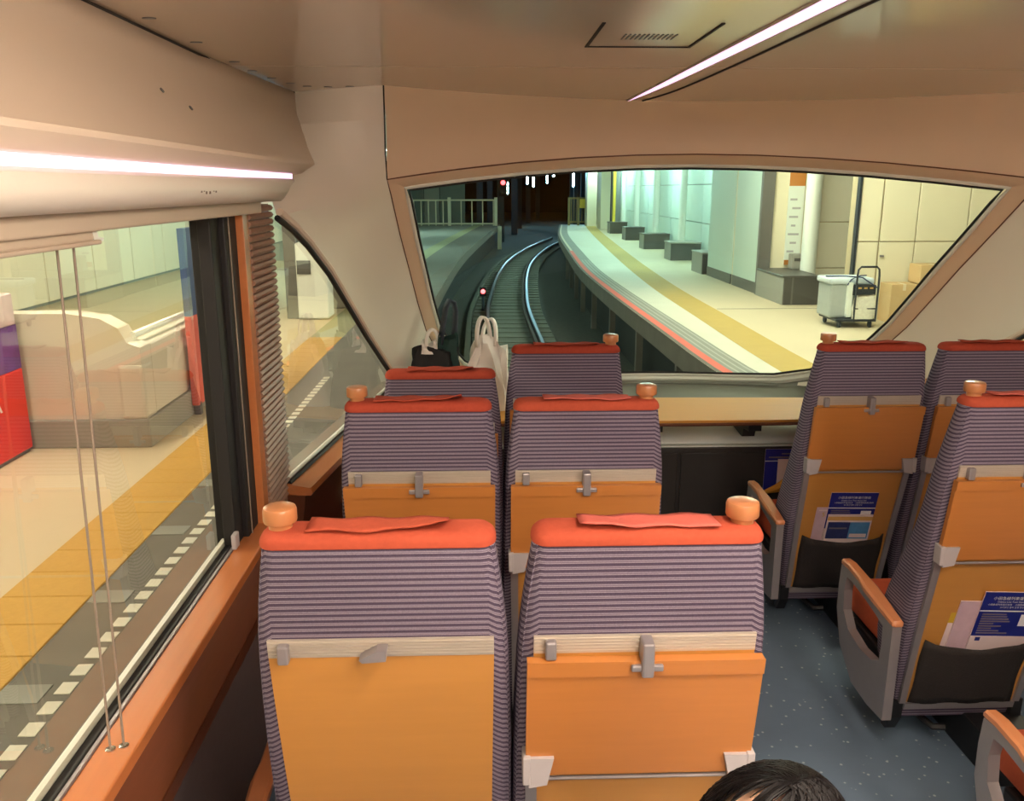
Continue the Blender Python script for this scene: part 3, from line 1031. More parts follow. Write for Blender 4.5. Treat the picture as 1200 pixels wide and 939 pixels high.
    part('seat_beam', 'beam', lambda: box_mesh(-0.245, 0.245, 0.24, 0.60, 0.16, 0.35, 0.01), 'black_plastic')
    part('pedestal', 'ped', lambda: box_mesh(0.04, 0.255, 0.0, 0.58, 0.0, 0.15, 0.008), 'black_plastic')
    for s in (-1, 1):
        part('foot_bracket', ('foot', s), lambda s=s: extrude_poly_mesh([(0.20, 0.22), (0.20, 0.15), (0.235, 0.085), (0.265, 0.085), (0.285, 0.20)], 'x', s * 0.225 - 0.02, s * 0.225 + 0.02), 'black_plastic')
    part('pedal', 'pedal', lambda: tube_mesh([(-0.10, 0.36, 0.10), (-0.08, 0.27, 0.095), (-0.06, 0.235, 0.085), (-0.02, 0.225, 0.09)], 0.013, 6), 'black_plastic', True)
    for s in ((-1, 1) if arm == 2 else ((arm,) if arm else ())):
        fr = part('armrest', 'arm', arm_mesh, 'grey_metal')
        fr.location.x = s * arm_x
        pd = part('armrest_pad', 'armpad', arm_pad_mesh, 'wood_arm', True, fr)
    if recline:
        piv = Vector((0, 0.22, 0.30))
        rot = Matrix.Translation(piv) @ Matrix.Rotation(recline, 4, 'X') @ Matrix.Translation(-piv)
        for o in list(t.children):
            if o.name.split('.')[0] not in ('seat_cushion', 'seat_beam', 'pedestal', 'foot_bracket', 'pedal', 'armrest'):
                o.matrix_local = rot @ o.matrix_local
    return t


ROW1, ROW2, ROW3 = 1.51, 2.53, 3.47
build_seat(-0.206, ROW1, 'nearest left striped seat back with plain wooden panel and no tray', knob=-1, arm=-1, tray=False, seed=1, flap='cover_orange', flap_curl=1.0, arm_x=0.36)
build_seat(0.317, ROW1, 'nearest striped seat with folded wooden tray, in front of the dark-haired person', knob=1, arm=1, seed=2, flap='cover_salmon', flap_curl=-0.8)
build_seat(-0.203, ROW2, 'second-row striped seat nearest the ribbed window post', knob=-1, arm=-1, seed=3, cover='cover_red', flap='cover_red', flap_curl=0.9, arm_x=0.33)
build_seat(0.319, ROW2, 'second-row striped seat left of the aisle with salmon head flap', knob=1, arm=1, seed=4, flap='cover_salmon', flap_curl=-0.4)
build_seat(-0.178, ROW3, 'front-row striped seat set low, just behind the white and black bags', knob=-1, arm=0, seed=5, cover='cover_red', flap='cover_red', flap_curl=0.6, recline=math.radians(3), dz=-0.08)
build_seat(0.345, ROW3, 'front-row striped seat standing tall right of the white bag', knob=1, arm=1, seed=6, cover='cover_red', flap='cover_red', flap_curl=0.2)
build_seat(1.645, ROW3, 'front-row aisle seat on the right with leaflets in its black pocket', knob=-1, arm=-1, seed=7, cover='cover_red', flap='cover_red', flap_curl=0.2)
build_seat(2.170, ROW3, 'front-row seat at the right edge, beside the right quarter window', knob=0, arm=0, seed=8, cover='cover_red', flap='cover_red', flap_curl=-0.2)
build_seat(1.738, ROW2, 'second-row aisle seat cut off by the right picture edge', knob=-1, arm=-1, seed=9, flap='cover_salmon', flap_curl=-0.5)
build_seat(1.760, ROW1, 'seat at the bottom right corner showing only its armrest and cushion edge', knob=-1, arm=-1, seed=10, arm_x=0.33)


# ------------------------------------------------------------------ printed matter in the pockets
def leaflet(name, loc, w, h, label, cat, front, lean=0.0, rz=0.0, group=None, roll=0.0):
    """thin booklet standing upright; local x right, z up, cover towards -y"""
    t = empty(name, loc, rz)
    t.rotation_euler = (lean, roll, rz)
    tag(t, label, cat, group)
    box('pages', -w / 2, w / 2, 0.0, 0.004, 0.0, h, 'paper_pale', t)
    box('cover', -w / 2, w / 2, -0.0008, 0.0, 0.0, h, front, t)
    return t


def band(t, x0, x1, z0, z1, m, name='print', d=0.0012):
    box(name, x0, x1, -0.0008 - d, -0.0008, z0, z1, m, t)


def print_text(t, body, size, x, z, m='ink_white', align='CENTER'):
    me = text_mesh(body, size, align)
    o = link('lettering', me, m, t)
    o.rotation_euler = (math.pi / 2, 0, 0)
    o.location = (x, -0.0024, z)


def blue_leaflet(loc, label, lean, roll=0.0):
    w, h = 0.215, 0.30
    t = leaflet('leaflet', loc, w, h, label, 'leaflet', 'ink_blue', lean, 0, 'blue leaflets in seat pockets', roll)
    print_text(t, '小田急線列車運行情報', 0.0150, 0.0, h - 0.030)
    print_text(t, 'Odakyu Line Train Status Info', 0.0095, 0.0, h - 0.043)
    print_text(t, '小田急线列车运行信息', 0.0085, -0.045, h - 0.055)
    print_text(t, '小田急線列車運行資訊', 0.0085, 0.050, h - 0.055)
    print_text(t, '오다큐선 열차 운행 정보', 0.0085, 0.0, h - 0.067)
    band(t, -w / 2, w / 2, h - 0.083, h - 0.079, 'ink_white')
    for i, L in enumerate((0.085, 0.090, 0.098, 0.105, 0.050, 0.080, 0.048, 0.078, 0.11)):
        band(t, -w / 2 + 0.014, -w / 2 + 0.014 + L, h - 0.098 - i * 0.0105, h - 0.0935 - i * 0.0105, 'ink_grey')
    band(t, 0.045, 0.092, h - 0.146, h - 0.096, 'ink_white')
    band(t, -w / 2, w / 2, 0.0, h - 0.193, 'paper_pale')
    band(t, -w / 2 + 0.018, -w / 2 + 0.036, h - 0.214, h - 0.198, 'ink_blue', d=0.0016)
    return t


def pocket_point(sx, sy, z, off):
    return (sx, sy + yr(z) - off, z)


lean = math.radians(-11.5)
# right second-row seat
p = pocket_point(1.748, ROW2, 0.43, 0.016)
blue_leaflet((p[0] + 0.055, p[1] - 0.004, p[2] - 0.01), 'blue leaflet with white lettering in the pocket of the right-edge seat', math.radians(13), math.radians(2))
o = leaflet('magazine', (p[0] - 0.02, p[1] + 0.004, p[2]), 0.20, 0.245, 'pale magazine behind the blue leaflet in the right-edge seat pocket', 'magazine', 'paper_pink', math.radians(13), 0, None, math.radians(2))
o = leaflet('magazine', (p[0] - 0.055, p[1] + 0.011, p[2]), 0.17, 0.19, 'gold and white booklet poking out left of the right-edge leaflet', 'magazine', 'paper_gold', math.radians(13), 0, None, math.radians(3))
band(o, -0.085, 0.085, 0.0, 0.145, 'paper_pale')
# right front-row seat
p = pocket_point(1.655, ROW3, 0.43, 0.016)
blue_leaflet((p[0] + 0.0, p[1] + 0.003, p[2] + 0.005), 'blue leaflet standing tallest in the front-row right aisle seat pocket', math.radians(13), math.radians(1))
o = leaflet('magazine', (p[0] - 0.005, p[1] - 0.008, p[2] - 0.02), 0.205, 0.215, 'travel brochure with tan band and sea picture before the blue leaflet', 'brochure', 'paper_pale', math.radians(13), 0, None, math.radians(1))
band(o, -0.1025, 0.1025, 0.185, 0.205, 'paper_tan')
band(o, -0.096, 0.005, 0.085, 0.175, 'paper_navy')
band(o, 0.005, 0.096, 0.085, 0.175, 'paper_sky')
band(o, 0.012, 0.090, 0.092, 0.112, 'paper_pale', d=0.0016)
band(o, -0.088, -0.006, 0.138, 0.146, 'ink_grey', d=0.0016)
o = leaflet('magazine', (p[0] - 0.092, p[1] + 0.009, p[2]), 0.13, 0.225, 'pink booklet with a gold numeral behind the travel brochure', 'magazine', 'paper_pink', math.radians(13), 0, None, math.radians(1))
print_text(o, '5', 0.032, -0.030, 0.178, 'paper_gold')
band(o, -0.055, 0.055, 0.208, 0.213, 'paper_pale')

# leaflets and a cloth in the rack on the front cabinet
o = leaflet('leaflet', (1.66, 4.418, 0.40), 0.24, 0.265, 'blue leaflet in the rack on the black front cabinet', 'leaflet', 'ink_blue', 0, 0)
band(o, -0.10, 0.12, 0.215, 0.222, 'ink_grey')
band(o, -0.03, 0.12, 0.235, 0.242, 'ink_grey')
band(o, -0.12, 0.0, 0.195, 0.199, 'ink_white')
o = leaflet('magazine', (1.70, 4.408, 0.40), 0.18, 0.21, 'pale pink booklet before the blue leaflet on the front cabinet', 'magazine', 'paper_pale', 0, 0)
me = tube_mesh([(1.54, 4.385, 0.43), (1.60, 4.370, 0.455), (1.68, 4.372, 0.51), (1.76, 4.384, 0.58), (1.82, 4.39, 0.62)], [0.012, 0.024, 0.028, 0.024, 0.012], 8)
o = link('yellow_cloth', me, 'cloth_yellow', None, True)
tag(o, 'crumpled yellow cloth tucked in the rack on the front cabinet', 'cloth')


# ------------------------------------------------------------------ bags on the front table
def sack_mesh(w, d, h, seed, top_w, shear=0.0, n=28, steps=10, crumple=0.012):
    r = random.Random(seed)
    ph = [r.uniform(0, 6.28) for _ in range(6)]
    rings = []
    for i in range(steps + 1):
        t = i / steps
        W, Dd = lerp(w, top_w, t ** 1.5), d * (1 - 0.72 * t ** 1.6)
        ring = []
        for k in range(n):
            a = 2 * math.pi * k / n
            ca, sa = math.cos(a), math.sin(a)
            ex = 0.55
            x = math.copysign(abs(ca) ** ex, ca) * W / 2 + shear * t
            y = math.copysign(abs(sa) ** ex, sa) * Dd / 2
            c = crumple * (0.4 + t)
            x += c * math.sin(3 * a + ph[0] + t * 5) + 0.5 * c * math.sin(7 * a + ph[1] - t * 9)
            y += c * math.sin(4 * a + ph[2] + t * 6) + 0.5 * c * math.sin(9 * a + ph[3] + t * 7)
            z = h * t + (0.02 * math.sin(2 * a + ph[4]) * t)
            ring.append((x, y, z))
        rings.append(ring)
    return loft_mesh(rings)


def ribbon_mesh(path, w, axis=(0, 1, 0)):
    ax = Vector(axis)
    vs, fs = [], []
    for p in path:
        p = Vector(p)
        vs += [p - ax * w / 2, p + ax * w / 2]
    for i in range(len(path) - 1):
        fs.append((2 * i, 2 * i + 1, 2 * i + 3, 2 * i + 2))
    return mesh('ribbon', vs, fs)


def loop_path(cx, z0, w, h, n=14, tilt=0.0):
    return [(cx - w / 2 * math.cos(math.pi * k / n) + tilt * math.sin(math.pi * k / n), 0.0, z0 + h * math.sin(math.pi * k / n) ** 0.75) for k in range(n + 1)]


wb = empty('shopping_bag', (0.012, 4.66, 0.85))
tag(wb, 'white plastic shopping bag with tied handles on the front table', 'bag')
link('bag_body', sack_mesh(0.27, 0.17, 0.40, 5, 0.095, 0.0), 'bag_white', wb, True)
for (cx, y, w, h, tl) in ((-0.012, -0.02, 0.085, 0.165, -0.005), (0.020, 0.018, 0.085, 0.150, 0.012)):
    o = link('handle', ribbon_mesh(loop_path(cx, 0.355, w, h, 14, tl), 0.030), 'bag_white', wb, True)
    o.location.y = y
    o.rotation_euler.z = 0.5 if y < 0 else -0.45
    solidify(o, 0.012)
o = link('side_gusset', sack_mesh(0.06, 0.11, 0.34, 8, 0.035, 0.0, 16, 8, 0.005), 'bag_white', wb, True)
o.location = (0.10, 0.0, 0)

bb = empty('tote_bag', (-0.270, 4.66, 0.85))
tag(bb, 'black and dark green tote bag with a raised strap beside the pillar', 'bag')
link('bag_body', sack_mesh(0.30, 0.17, 0.345, 12, 0.215, 0.005, 28, 10, 0.010), 'bag_black', bb, True)
o = link('side_panel', sack_mesh(0.13, 0.15, 0.41, 14, 0.10, 0.01, 20, 8, 0.008), 'bag_green', bb, True)
o.location = (0.065, 0.02, 0)
o = link('strap', ribbon_mesh([(0.035, 0, 0.36), (0.055, 0, 0.46), (0.075, 0, 0.56), (0.098, 0, 0.605), (0.125, 0, 0.590), (0.138, 0, 0.54), (0.132, 0, 0.46), (0.120, 0, 0.36)], 0.045), 'strap_slate', bb, True)
o.rotation_euler.z = 0.55
solidify(o, 0.012)
ib = empty('plastic_bag', (-0.300, 4.66, 1.165))
tag(ib, 'small white plastic bag handle sticking out of the black tote bag', 'bag')
link('bag_body', sack_mesh(0.10, 0.07, 0.06, 21, 0.07, 0.0, 18, 6, 0.006), 'bag_white', ib, True)
o = link('handle', ribbon_mesh(loop_path(0.02, 0.03, 0.075, 0.10), 0.022), 'bag_white', ib, True)
o.rotation_euler.z = 0.4
solidify(o, 0.016)


# ================================================================== OUTSIDE: the station
PZ = -0.05


def ribbon_y(name, fx0, fx1, y0, y1, z, material, parent, step=1.0, depth=0.0):
    n = max(1, int(round((y1 - y0) / step)))
    vs, fs = [], []
    for i in range(n + 1):
        y = lerp(y0, y1, i / n)
        vs += [(fx0(y), y, z), (fx1(y), y, z)]
    for i in range(n):
        fs.append((2 * i, 2 * i + 1, 2 * i + 3, 2 * i + 2))
    o = link(name, mesh(name, vs, fs), material, parent)
    if depth:
        solidify(o, depth, -1)
    return o


def side_face(name, fx, y0, y1, z0, z1, material, parent, step=1.0):
    n = max(1, int(round((y1 - y0) / step)))
    vs, fs = [], []
    for i in range(n + 1):
        y = lerp(y0, y1, i / n)
        vs += [(fx(y), y, z0), (fx(y), y, z1)]
    for i in range(n):
        fs.append((2 * i, 2 * i + 1, 2 * i + 3, 2 * i + 2))
    return link(name, mesh(name, vs, fs), material, parent)


R_EDGE = [(-6, 3.25), (5, 3.16), (7.5, 2.95), (9.8, 2.74), (12.6, 2.68), (18, 2.60), (22.5, 2.62), (28, 2.85), (40.7, 3.55), (52, 4.6)]
R_YEL = [(-6, 3.75), (5, 3.62), (9.9, 3.50), (13.9, 3.57), (18.9, 3.70), (27.6, 4.22), (45, 5.5), (52, 6.15)]
L_EDGE = [(-6, -1.05), (6, -1.05), (10, -1.03), (15.6, -0.97), (27.7, -0.65), (42, 0.25), (52, 1.05)]
TRACK = [(-8, 1.07), (5, 0.95), (10, 0.82), (18, 0.70), (25, 0.74), (37, 1.5), (47, 2.9), (58, 5.2)]
re = lambda y: interp(R_EDGE, y)
ry = lambda y: interp(R_YEL, y)
le = lambda y: interp(L_EDGE, y)
tc = lambda y: interp(TRACK, y)

PR = empty('platform_right'); structure(PR, 'curving station platform on the right with red edge line and yellow strip', 'platform')
ribbon_y('paving', re, lambda y: 12.0, -6, 52, PZ, 'platform_cream', PR)
side_face('edge_face', re, -6, 52, PZ - 0.30, PZ, 'platform_side', PR)
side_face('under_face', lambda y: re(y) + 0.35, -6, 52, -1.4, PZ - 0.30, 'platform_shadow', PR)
ribbon_y('under_lip', re, lambda y: re(y) + 0.36, -6, 52, PZ - 0.30, 'platform_side', PR)
ribbon_y('edge_stone', re, lambda y: re(y) + 0.10, -6, 52, PZ + 0.002, 'platform_side', PR, 1.0)
ribbon_y('red_line', lambda y: re(y) + 0.06, lambda y: re(y) + 0.18, -6, 30, PZ + 0.004, 'line_red', PR)
ribbon_y('grey_strip', lambda y: re(y) + 0.18, lambda y: re(y) + 0.48, -6, 52, PZ + 0.004, 'platform_grey', PR)
for q in range(3):
    ribbon_y('pale_stripe', lambda y, q=q: re(y) + 0.23 + q * 0.09, lambda y, q=q: re(y) + 0.26 + q * 0.09, -6, 26, PZ + 0.006, 'stripe_grey', PR)
ribbon_y('pale_strip', lambda y: re(y) + 0.48, lambda y: max(ry(y), re(y) + 0.5), -6, 52, PZ + 0.004, 'platform_pale', PR)
ribbon_y('tactile_strip', ry, lambda y: ry(y) + 0.56, -6, 50, PZ + 0.006, 'strip_yellow', PR)
box('floor_joint', 4.2, 9, 15.12, 15.16, PZ, PZ + 0.004, 'plinth_grey', PR)
box('floor_plate', 4.55, 4.70, 10.7, 10.8, PZ, PZ + 0.004, 'platform_pale', PR)
for k in range(10):
    y = 6 + k * 3.0
    box('support_post', re(y) + 0.10, re(y) + 0.22, y, y + 0.12, -1.35, PZ - 0.30, 'platform_side', PR)

PL = empty('platform_left'); structure(PL, 'station platform outside the left windows with yellow tactile paving', 'platform')
ribbon_y('paving', lambda y: -12.0, le, -6, 52, PZ, 'platform_cream', PL)
side_face('edge_face', le, -6, 52, PZ - 0.30, PZ, 'platform_side', PL)
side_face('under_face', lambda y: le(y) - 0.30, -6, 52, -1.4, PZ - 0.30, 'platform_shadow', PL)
ribbon_y('grey_strip', lambda y: le(y) - 1.03, le, -6, 52, PZ + 0.003, 'platform_dark_edge', PL)
ribbon_y('grey_paving', lambda y: -12.0, lambda y: le(y) - 1.50, 26, 52, PZ + 0.003, 'platform_grey', PL)
ribbon_y('tactile_strip', lambda y: le(y) - 1.50, lambda y: le(y) - 1.03, 12.3, 52, PZ + 0.003, 'strip_faint', PL)
tile = box_mesh(-0.2325, 0.2325, -0.147, 0.147, 0, 0.012, 0.004, 1)
for k in range(36):
    y = 1.65 + k * 0.30
    o = link('tactile_tile', tile, 'tactile_yellow', PL)
    o.location = (le(y) - 1.265, y, PZ)
blk = box_mesh(-0.034, 0.034, -0.045, 0.045, 0, 0.006)
for k in range(56):
    y = 1.6 + k * 0.145
    o = link('edge_block', blk, 'edge_white', PL)
    o.location = (le(y) - 0.76, y, PZ + 0.001)
for k in range(6):
    y = 2.4 + k * 0.9
    o = link('access_plate', box_mesh(-0.10, 0.10, -0.07, 0.07, 0, 0.006), 'platform_grey', PL)
    o.location = (le(y) - 0.93, y, PZ + 0.001)

# track bed
TB = empty('track_bed'); structure(TB, 'dark track bed between the two platforms', 'ground')
link('ballast', mesh('bed', [(-9, -8, -1.36), (14, -8, -1.36), (14, 130, -1.36), (-9, 130, -1.36)], [(0, 1, 2, 3)]), 'ballast', TB)
ribbon_y('slab', lambda y: tc(y) - 0.95, lambda y: tc(y) + 0.95, -8, 58, -1.29, 'track_slab', TB, 1.0, 0.06)
TK = empty('railway_track', (0, 0, 0)); tag(TK, 'railway track curving to the right into the dark tunnel', 'track')
for s, mname in ((-0.555, 'rail'), (0.555, 'rail')):
    for nm, w, z0, z1, m in ((mname, 0.034, -1.13, -1.10, 'rail_steel'), ('rail_web', 0.055, -1.25, -1.13, 'rail_rust')):
        ribbon_y(nm, lambda y: tc(y) + s - w, lambda y: tc(y) + s + w, -8, 58, z1, m, TK, 0.5, z1 - z0)
ribbon_y('guard_rail', lambda y: tc(y) + 0.40, lambda y: tc(y) + 0.46, -8, 58, -1.11, 'rail_rust', TK, 0.5, 0.12)
ribbon_y('cable_duct', lambda y: tc(y) - 1.10, lambda y: tc(y) - 0.98, -8, 52, -1.24, 'track_slab', TK, 0.5, 0.10)
slp = box_mesh(-0.95, 0.95, -0.12, 0.12, 0, 0.018, 0.006, 1)
for k in range(64):
    y = 8 + k * 0.68
    o = link('sleeper', slp, 'sleeper', TK)
    o.location = (tc(y), y, -1.29)
    o.rotation_euler.z = -math.atan((tc(y + .2) - tc(y - .2)) / .4)

# red marker lamp on the track
sg = empty('track_signal', (0.0, 24.0, -1.29)); tag(sg, 'small red marker light on a short post beside the left rail', 'signal')
link('post', lathe_mesh([(0.05, 0), (0.04, 0.02), (0.04, 0.42)], 10), 'tunnel_post', sg)
box('lamp_box', -0.09, 0.09, -0.06, 0.06, 0.40, 0.66, 'tunnel_dark', sg, 0.02)
o = link('lens', lathe_mesh([(0.065, 0), (0.06, 0.03), (0.03, 0.05)], 12), 'signal_red', sg, True)
o.rotation_euler.x = math.pi / 2
o.location = (0, -0.06, 0.54)

# station ceiling, bounding walls
CS = empty('ceiling_station'); structure(CS, 'pale station ceiling over the platforms', 'ceiling')
box('ceiling_slab', 2.2, 12, 1.0, 52, 3.6, 3.75, 'station_ceiling', CS)
box('ceiling_slab', -12, -0.6, -6, 52, 3.6, 3.75, 'station_ceiling', CS)
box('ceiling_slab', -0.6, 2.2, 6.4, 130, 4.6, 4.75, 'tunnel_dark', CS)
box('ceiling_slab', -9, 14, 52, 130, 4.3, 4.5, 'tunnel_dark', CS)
WSL = empty('wall_station_left'); structure(WSL, 'pale panelled station wall beyond the left platform', 'wall')
box('wall_base', -8.3, -8.1, -6, 52, PZ, 3.6, 'wall_joint', WSL)
pan = box_mesh(-0.03, 0.03, -0.985, 0.985, 0, 1.75, 0.008, 1)
for i in range(28):
    for j in range(2):
        o = link('wall_panel', pan, 'wall_cream', WSL)
        o.location = (-8.07, -4.9 + i * 2.0, PZ + 0.06 + j * 1.78)

# ---- right station wall
WS = empty('wall_station_right'); structure(WS, 'pale panelled station wall behind the platform benches', 'wall')
wx = lambda y: interp([(20, 6.55), (30, 6.75), (40, 7.0), (52, 7.6)], y)
ys = [21.4 + 2.46 * i for i in range(11)]
for i in range(len(ys) - 1):
    ya, yb = ys[i] + 0.02, ys[i + 1] - 0.02
    for j, (z0, z1) in enumerate(((PZ, 1.02), (1.04, 2.16), (2.18, 3.6))):
        a, b = wx(ya), wx(yb)
        me = extrude_poly_mesh([(a, ya), (b, yb), (b + 0.08, yb), (a + 0.08, ya)], 'z', z0, z1)
        link('wall_panel', me, 'wall_teal', WS)
    if i % 2 == 1:
        x = wx(ys[i])
        o = link('pilaster', lathe_mesh([(0.16, 0), (0.16, 3.6)], 14), 'pilaster_white', WS, True)
        o.location = (x - 0.05, ys[i], PZ)
link('wall_backing', extrude_poly_mesh([(wx(21) + 0.07, 21), (wx(52) + 0.07, 52), (wx(52) + 0.2, 52), (wx(21) + 0.2, 21)], 'z', PZ, 3.6), 'wall_joint', WS)
# far cream end walls
for (x, y, w, d, m) in ((6.25, 46.0, 0.5, 1.4, 'wall_cream'), (5.95, 49.5, 0.55, 1.0, 'wall_cream'), (6.55, 43.6, 0.12, 0.3, 'sign_yellow')):
    box('end_column', x, x + w, y, y + d, PZ, 3.6, m, WS)

# near projecting wall with two leaves and a dark end
WN = empty('wall_station_near'); structure(WN, 'pale green projecting wall section with a dark edge on the platform', 'wall')
box('wall_core', 5.66, 6.3, 17.32, 21.30, PZ, 3.6, 'wall_joint', WN)
for (ya, yb) in ((17.36, 19.10), (19.24, 21.30)):
    box('wall_leaf', 5.60, 5.66, ya, yb, PZ + 0.22, 3.6, 'wall_teal', WN, 0.006, 1)
    box('skirting', 5.59, 5.66, ya, yb, PZ, PZ + 0.22, 'edge_grey', WN)
box('leaf_gap_trim', 5.605, 5.66, 19.10, 19.17, PZ, 3.6, 'wall_cream', WN)
box('end_jamb', 5.56, 5.80, 17.22, 17.34, PZ, 3.6, 'edge_grey', WN)
box('cream_panel', 5.80, 6.55, 17.26, 17.34, PZ, 3.6, 'wall_cream', WN)
# tiled wall behind the column
WT = empty('wall_station_tiled'); structure(WT, 'grey panelled wall beside the round white column', 'wall')
box('wall_core', 6.50, 8.2, 16.96, 17.2, PZ, 3.6, 'joint_cream', WT)
for i in range(3):
    for j, (z0, z1) in enumerate(((PZ, 0.50), (0.52, 1.40), (1.42, 2.36), (2.38, 3.58))):
        box('wall_tile', 6.52 + i * 0.86, 7.36 + i * 0.86, 16.93, 16.97, z0, z1, 'wall_greytile', WT, 0.006, 1)
o = link('round_column', lathe_mesh([(0.15, 0), (0.15, 3.6)], 20), 'pilaster_white', WT, True)
o.location = (6.44, 16.85, PZ)
# cream wall with door by the cart
WC = empty('wall_station_cream'); structure(WC, 'cream wall panels behind the luggage cart', 'wall')
box('wall_core', 6.10, 12, 13.98, 14.3, PZ, 3.6, 'joint_cream', WC)
for (a, b) in ((6.12, 6.46), (6.49, 7.06), (7.08, 7.9), (7.92, 8.9), (8.92, 10.5)):
    for z0, z1 in ((PZ, 1.20), (1.215, 3.6)):
        box('wall_panel', a, b, 13.94, 13.98, z0, z1, 'wall_cream', WC, 0.006, 1)
box('corner_strip', 6.055, 6.09, 13.90, 14.0, PZ, 3.6, 'cart_black', WC)
o = box('door_handle', 6.505, 6.56, 13.90, 13.94, 0.96, 0.99, 'grey_metal', WC)

# poster
o = empty('wall_poster', (6.24, 17.24, 0.55)); tag(o, 'tall white notice poster with orange bands beside the round column', 'poster')
box('sheet', -0.16, 0.16, -0.02, 0.0, 0.0, 1.95, 'pilaster_white', o)
box('top_band', -0.16, 0.16, -0.024, -0.02, 1.55, 1.85, 'wood_tray', o)
box('low_band', -0.16, 0.16, -0.024, -0.02, 0.0, 0.10, 'wood_tray', o)
for k in range(7):
    box('text_block', -0.12 + 0.05 * (k % 2), 0.02 + 0.04 * (k % 3), -0.023, -0.02, 0.25 + k * 0.17, 0.29 + k * 0.17, 'text_grey', o)
o2 = empty('litter_bin', (6.25, 17.0, 0.49)); tag(o2, 'small grey box standing on the near bench under the poster', 'box')
box('body', -0.12, 0.12, -0.12, 0.12, 0, 0.30, 'bench_light', o2, 0.02)
box('slot', -0.08, 0.08, -0.128, -0.118, 0.16, 0.22, 'bench_dark', o2)

# benches: stone blocks
bench_names = ['dark stone bench block farthest along the right platform', 'second farthest dark stone bench on the right platform',
               'third farthest dark stone bench on the right platform', 'grey stone bench fourth from the far platform end',
               'stone bench half hidden behind the pale green wall section', 'largest dark stone bench, left of the luggage cart']
for i, (x, y, L, d) in enumerate(((6.10, 41.5, 1.2, 0.9), (5.95, 36.0, 1.2, 0.9), (5.72, 30.6, 1.3, 0.9), (5.62, 25.7, 1.4, 0.9), (5.50, 21.45, 1.3, 1.1), (5.54, 15.62, 1.0, 1.6))):
    L = min(L, wx(y) - x - 0.12) if i < 5 else 0.70
    t = empty('stone_bench', (x, y, PZ)); tag(t, bench_names[i], 'bench', 'stone benches along the right platform')
    box('block', 0.012, L, 0.0, d, 0, 0.50, 'bench_dark', t, 0.01, 1)
    box('end_slab', 0.0, 0.012, 0.02, d - 0.02, 0.0, 0.50, 'bench_light', t)
    box('top_slab', -0.015, L + 0.01, -0.015, d + 0.01, 0.50, 0.54, 'bench_light' if i > 2 and i < 5 else 'bench_dark', t, 0.006, 1)
    if i == 5:
        box('joint', 0.16, 0.19, -0.003, 0.001, 0, 0.5, 'edge_grey', t)

# luggage cart
ct = empty('luggage_cart', (5.72, 13.15, PZ)); tag(ct, 'black folding cart carrying a grey crate and clear plastic bag', 'cart')
box('platform_deck', -0.28, 0.34, -0.24, 0.45, 0.10, 0.14, 'cart_black', ct, 0.01)
for (x, y) in ((-0.20, -0.18), (0.28, -0.18), (-0.20, 0.38), (0.28, 0.38)):
    o = link('wheel', lathe_mesh([(0.03, -0.018), (0.055, -0.014), (0.055, 0.014), (0.03, 0.018)], 14), 'cart_black', ct)
    o.rotation_euler.y = math.pi / 2
    o.location = (x, y, 0.055)
box('crate', -0.34, 0.30, -0.10, 0.42, 0.14, 0.66, 'cart_grey', ct, 0.03)
box('crate_lid', -0.37, 0.33, -0.13, 0.45, 0.66, 0.76, 'cart_lid', ct, 0.035)
box('plastic_corner', -0.10, -0.02, -0.18, -0.10, 0.16, 0.70, 'pilaster_white', ct, 0.01)
box('front_panel', -0.03, 0.33, -0.19, -0.12, 0.50, 0.66, 'cart_black', ct, 0.01)
o = link('plastic_sheet', sack_mesh(0.34, 0.10, 0.36, 31, 0.31, 0.0, 24, 8, 0.012), 'plastic_clear', ct, True)
o.location = (0.15, -0.20, 0.14)
hp = [(0.0, -0.23, 0.10), (0.0, -0.23, 0.80), (0.01, -0.23, 0.90), (0.05, -0.23, 0.94), (0.29, -0.23, 0.94), (0.33, -0.23, 0.90), (0.34, -0.23, 0.80), (0.34, -0.23, 0.10)]
tube('handle_frame', hp, 0.016, 'cart_black', ct)
tube('cross_bar', [(0.0, -0.23, 0.30), (0.34, -0.23, 0.30)], 0.010, 'cart_black', ct)
tube('elastic_cord', [(-0.36, 0.1, 0.77), (-0.1, -0.05, 0.785), (0.12, -0.14, 0.77), (0.34, -0.20, 0.62)], 0.010, 'cord_blue', ct)
tube('elastic_cord', [(0.33, 0.2, 0.77), (0.15, 0.0, 0.785), (-0.05, -0.14, 0.74), (-0.12, -0.18, 0.66)], 0.010, 'cord_blue', ct)
for k in range(3):
    box('label_tag', 0.05 + 0.09 * k, 0.10 + 0.09 * k, -0.194, -0.189, 0.60, 0.625, 'paper_tan', ct)
# cardboard boxes
for i, (x, z, w, d, h, lb) in enumerate(((6.50, PZ, 0.42, 0.40, 0.62, 'cardboard box at the left of the stack beside the windscreen edge'),
                                         (6.98, PZ, 0.50, 0.40, 0.62, 'cardboard box at the bottom right of the box stack'),
                                         (6.94, PZ + 0.625, 0.46, 0.38, 0.30, 'cardboard box on top of the box stack'))):
    t = empty('cardboard_box', (x, 13.40, z)); tag(t, lb, 'box', 'cardboard boxes by the cream wall')
    box('carton', 0, w, 0, d, 0, h, 'cardboard', t, 0.006, 1)
    box('tape', w * 0.44, w * 0.56, -0.002, d * 0.5, h - 0.10, h + 0.002, 'cardboard_tape', t)

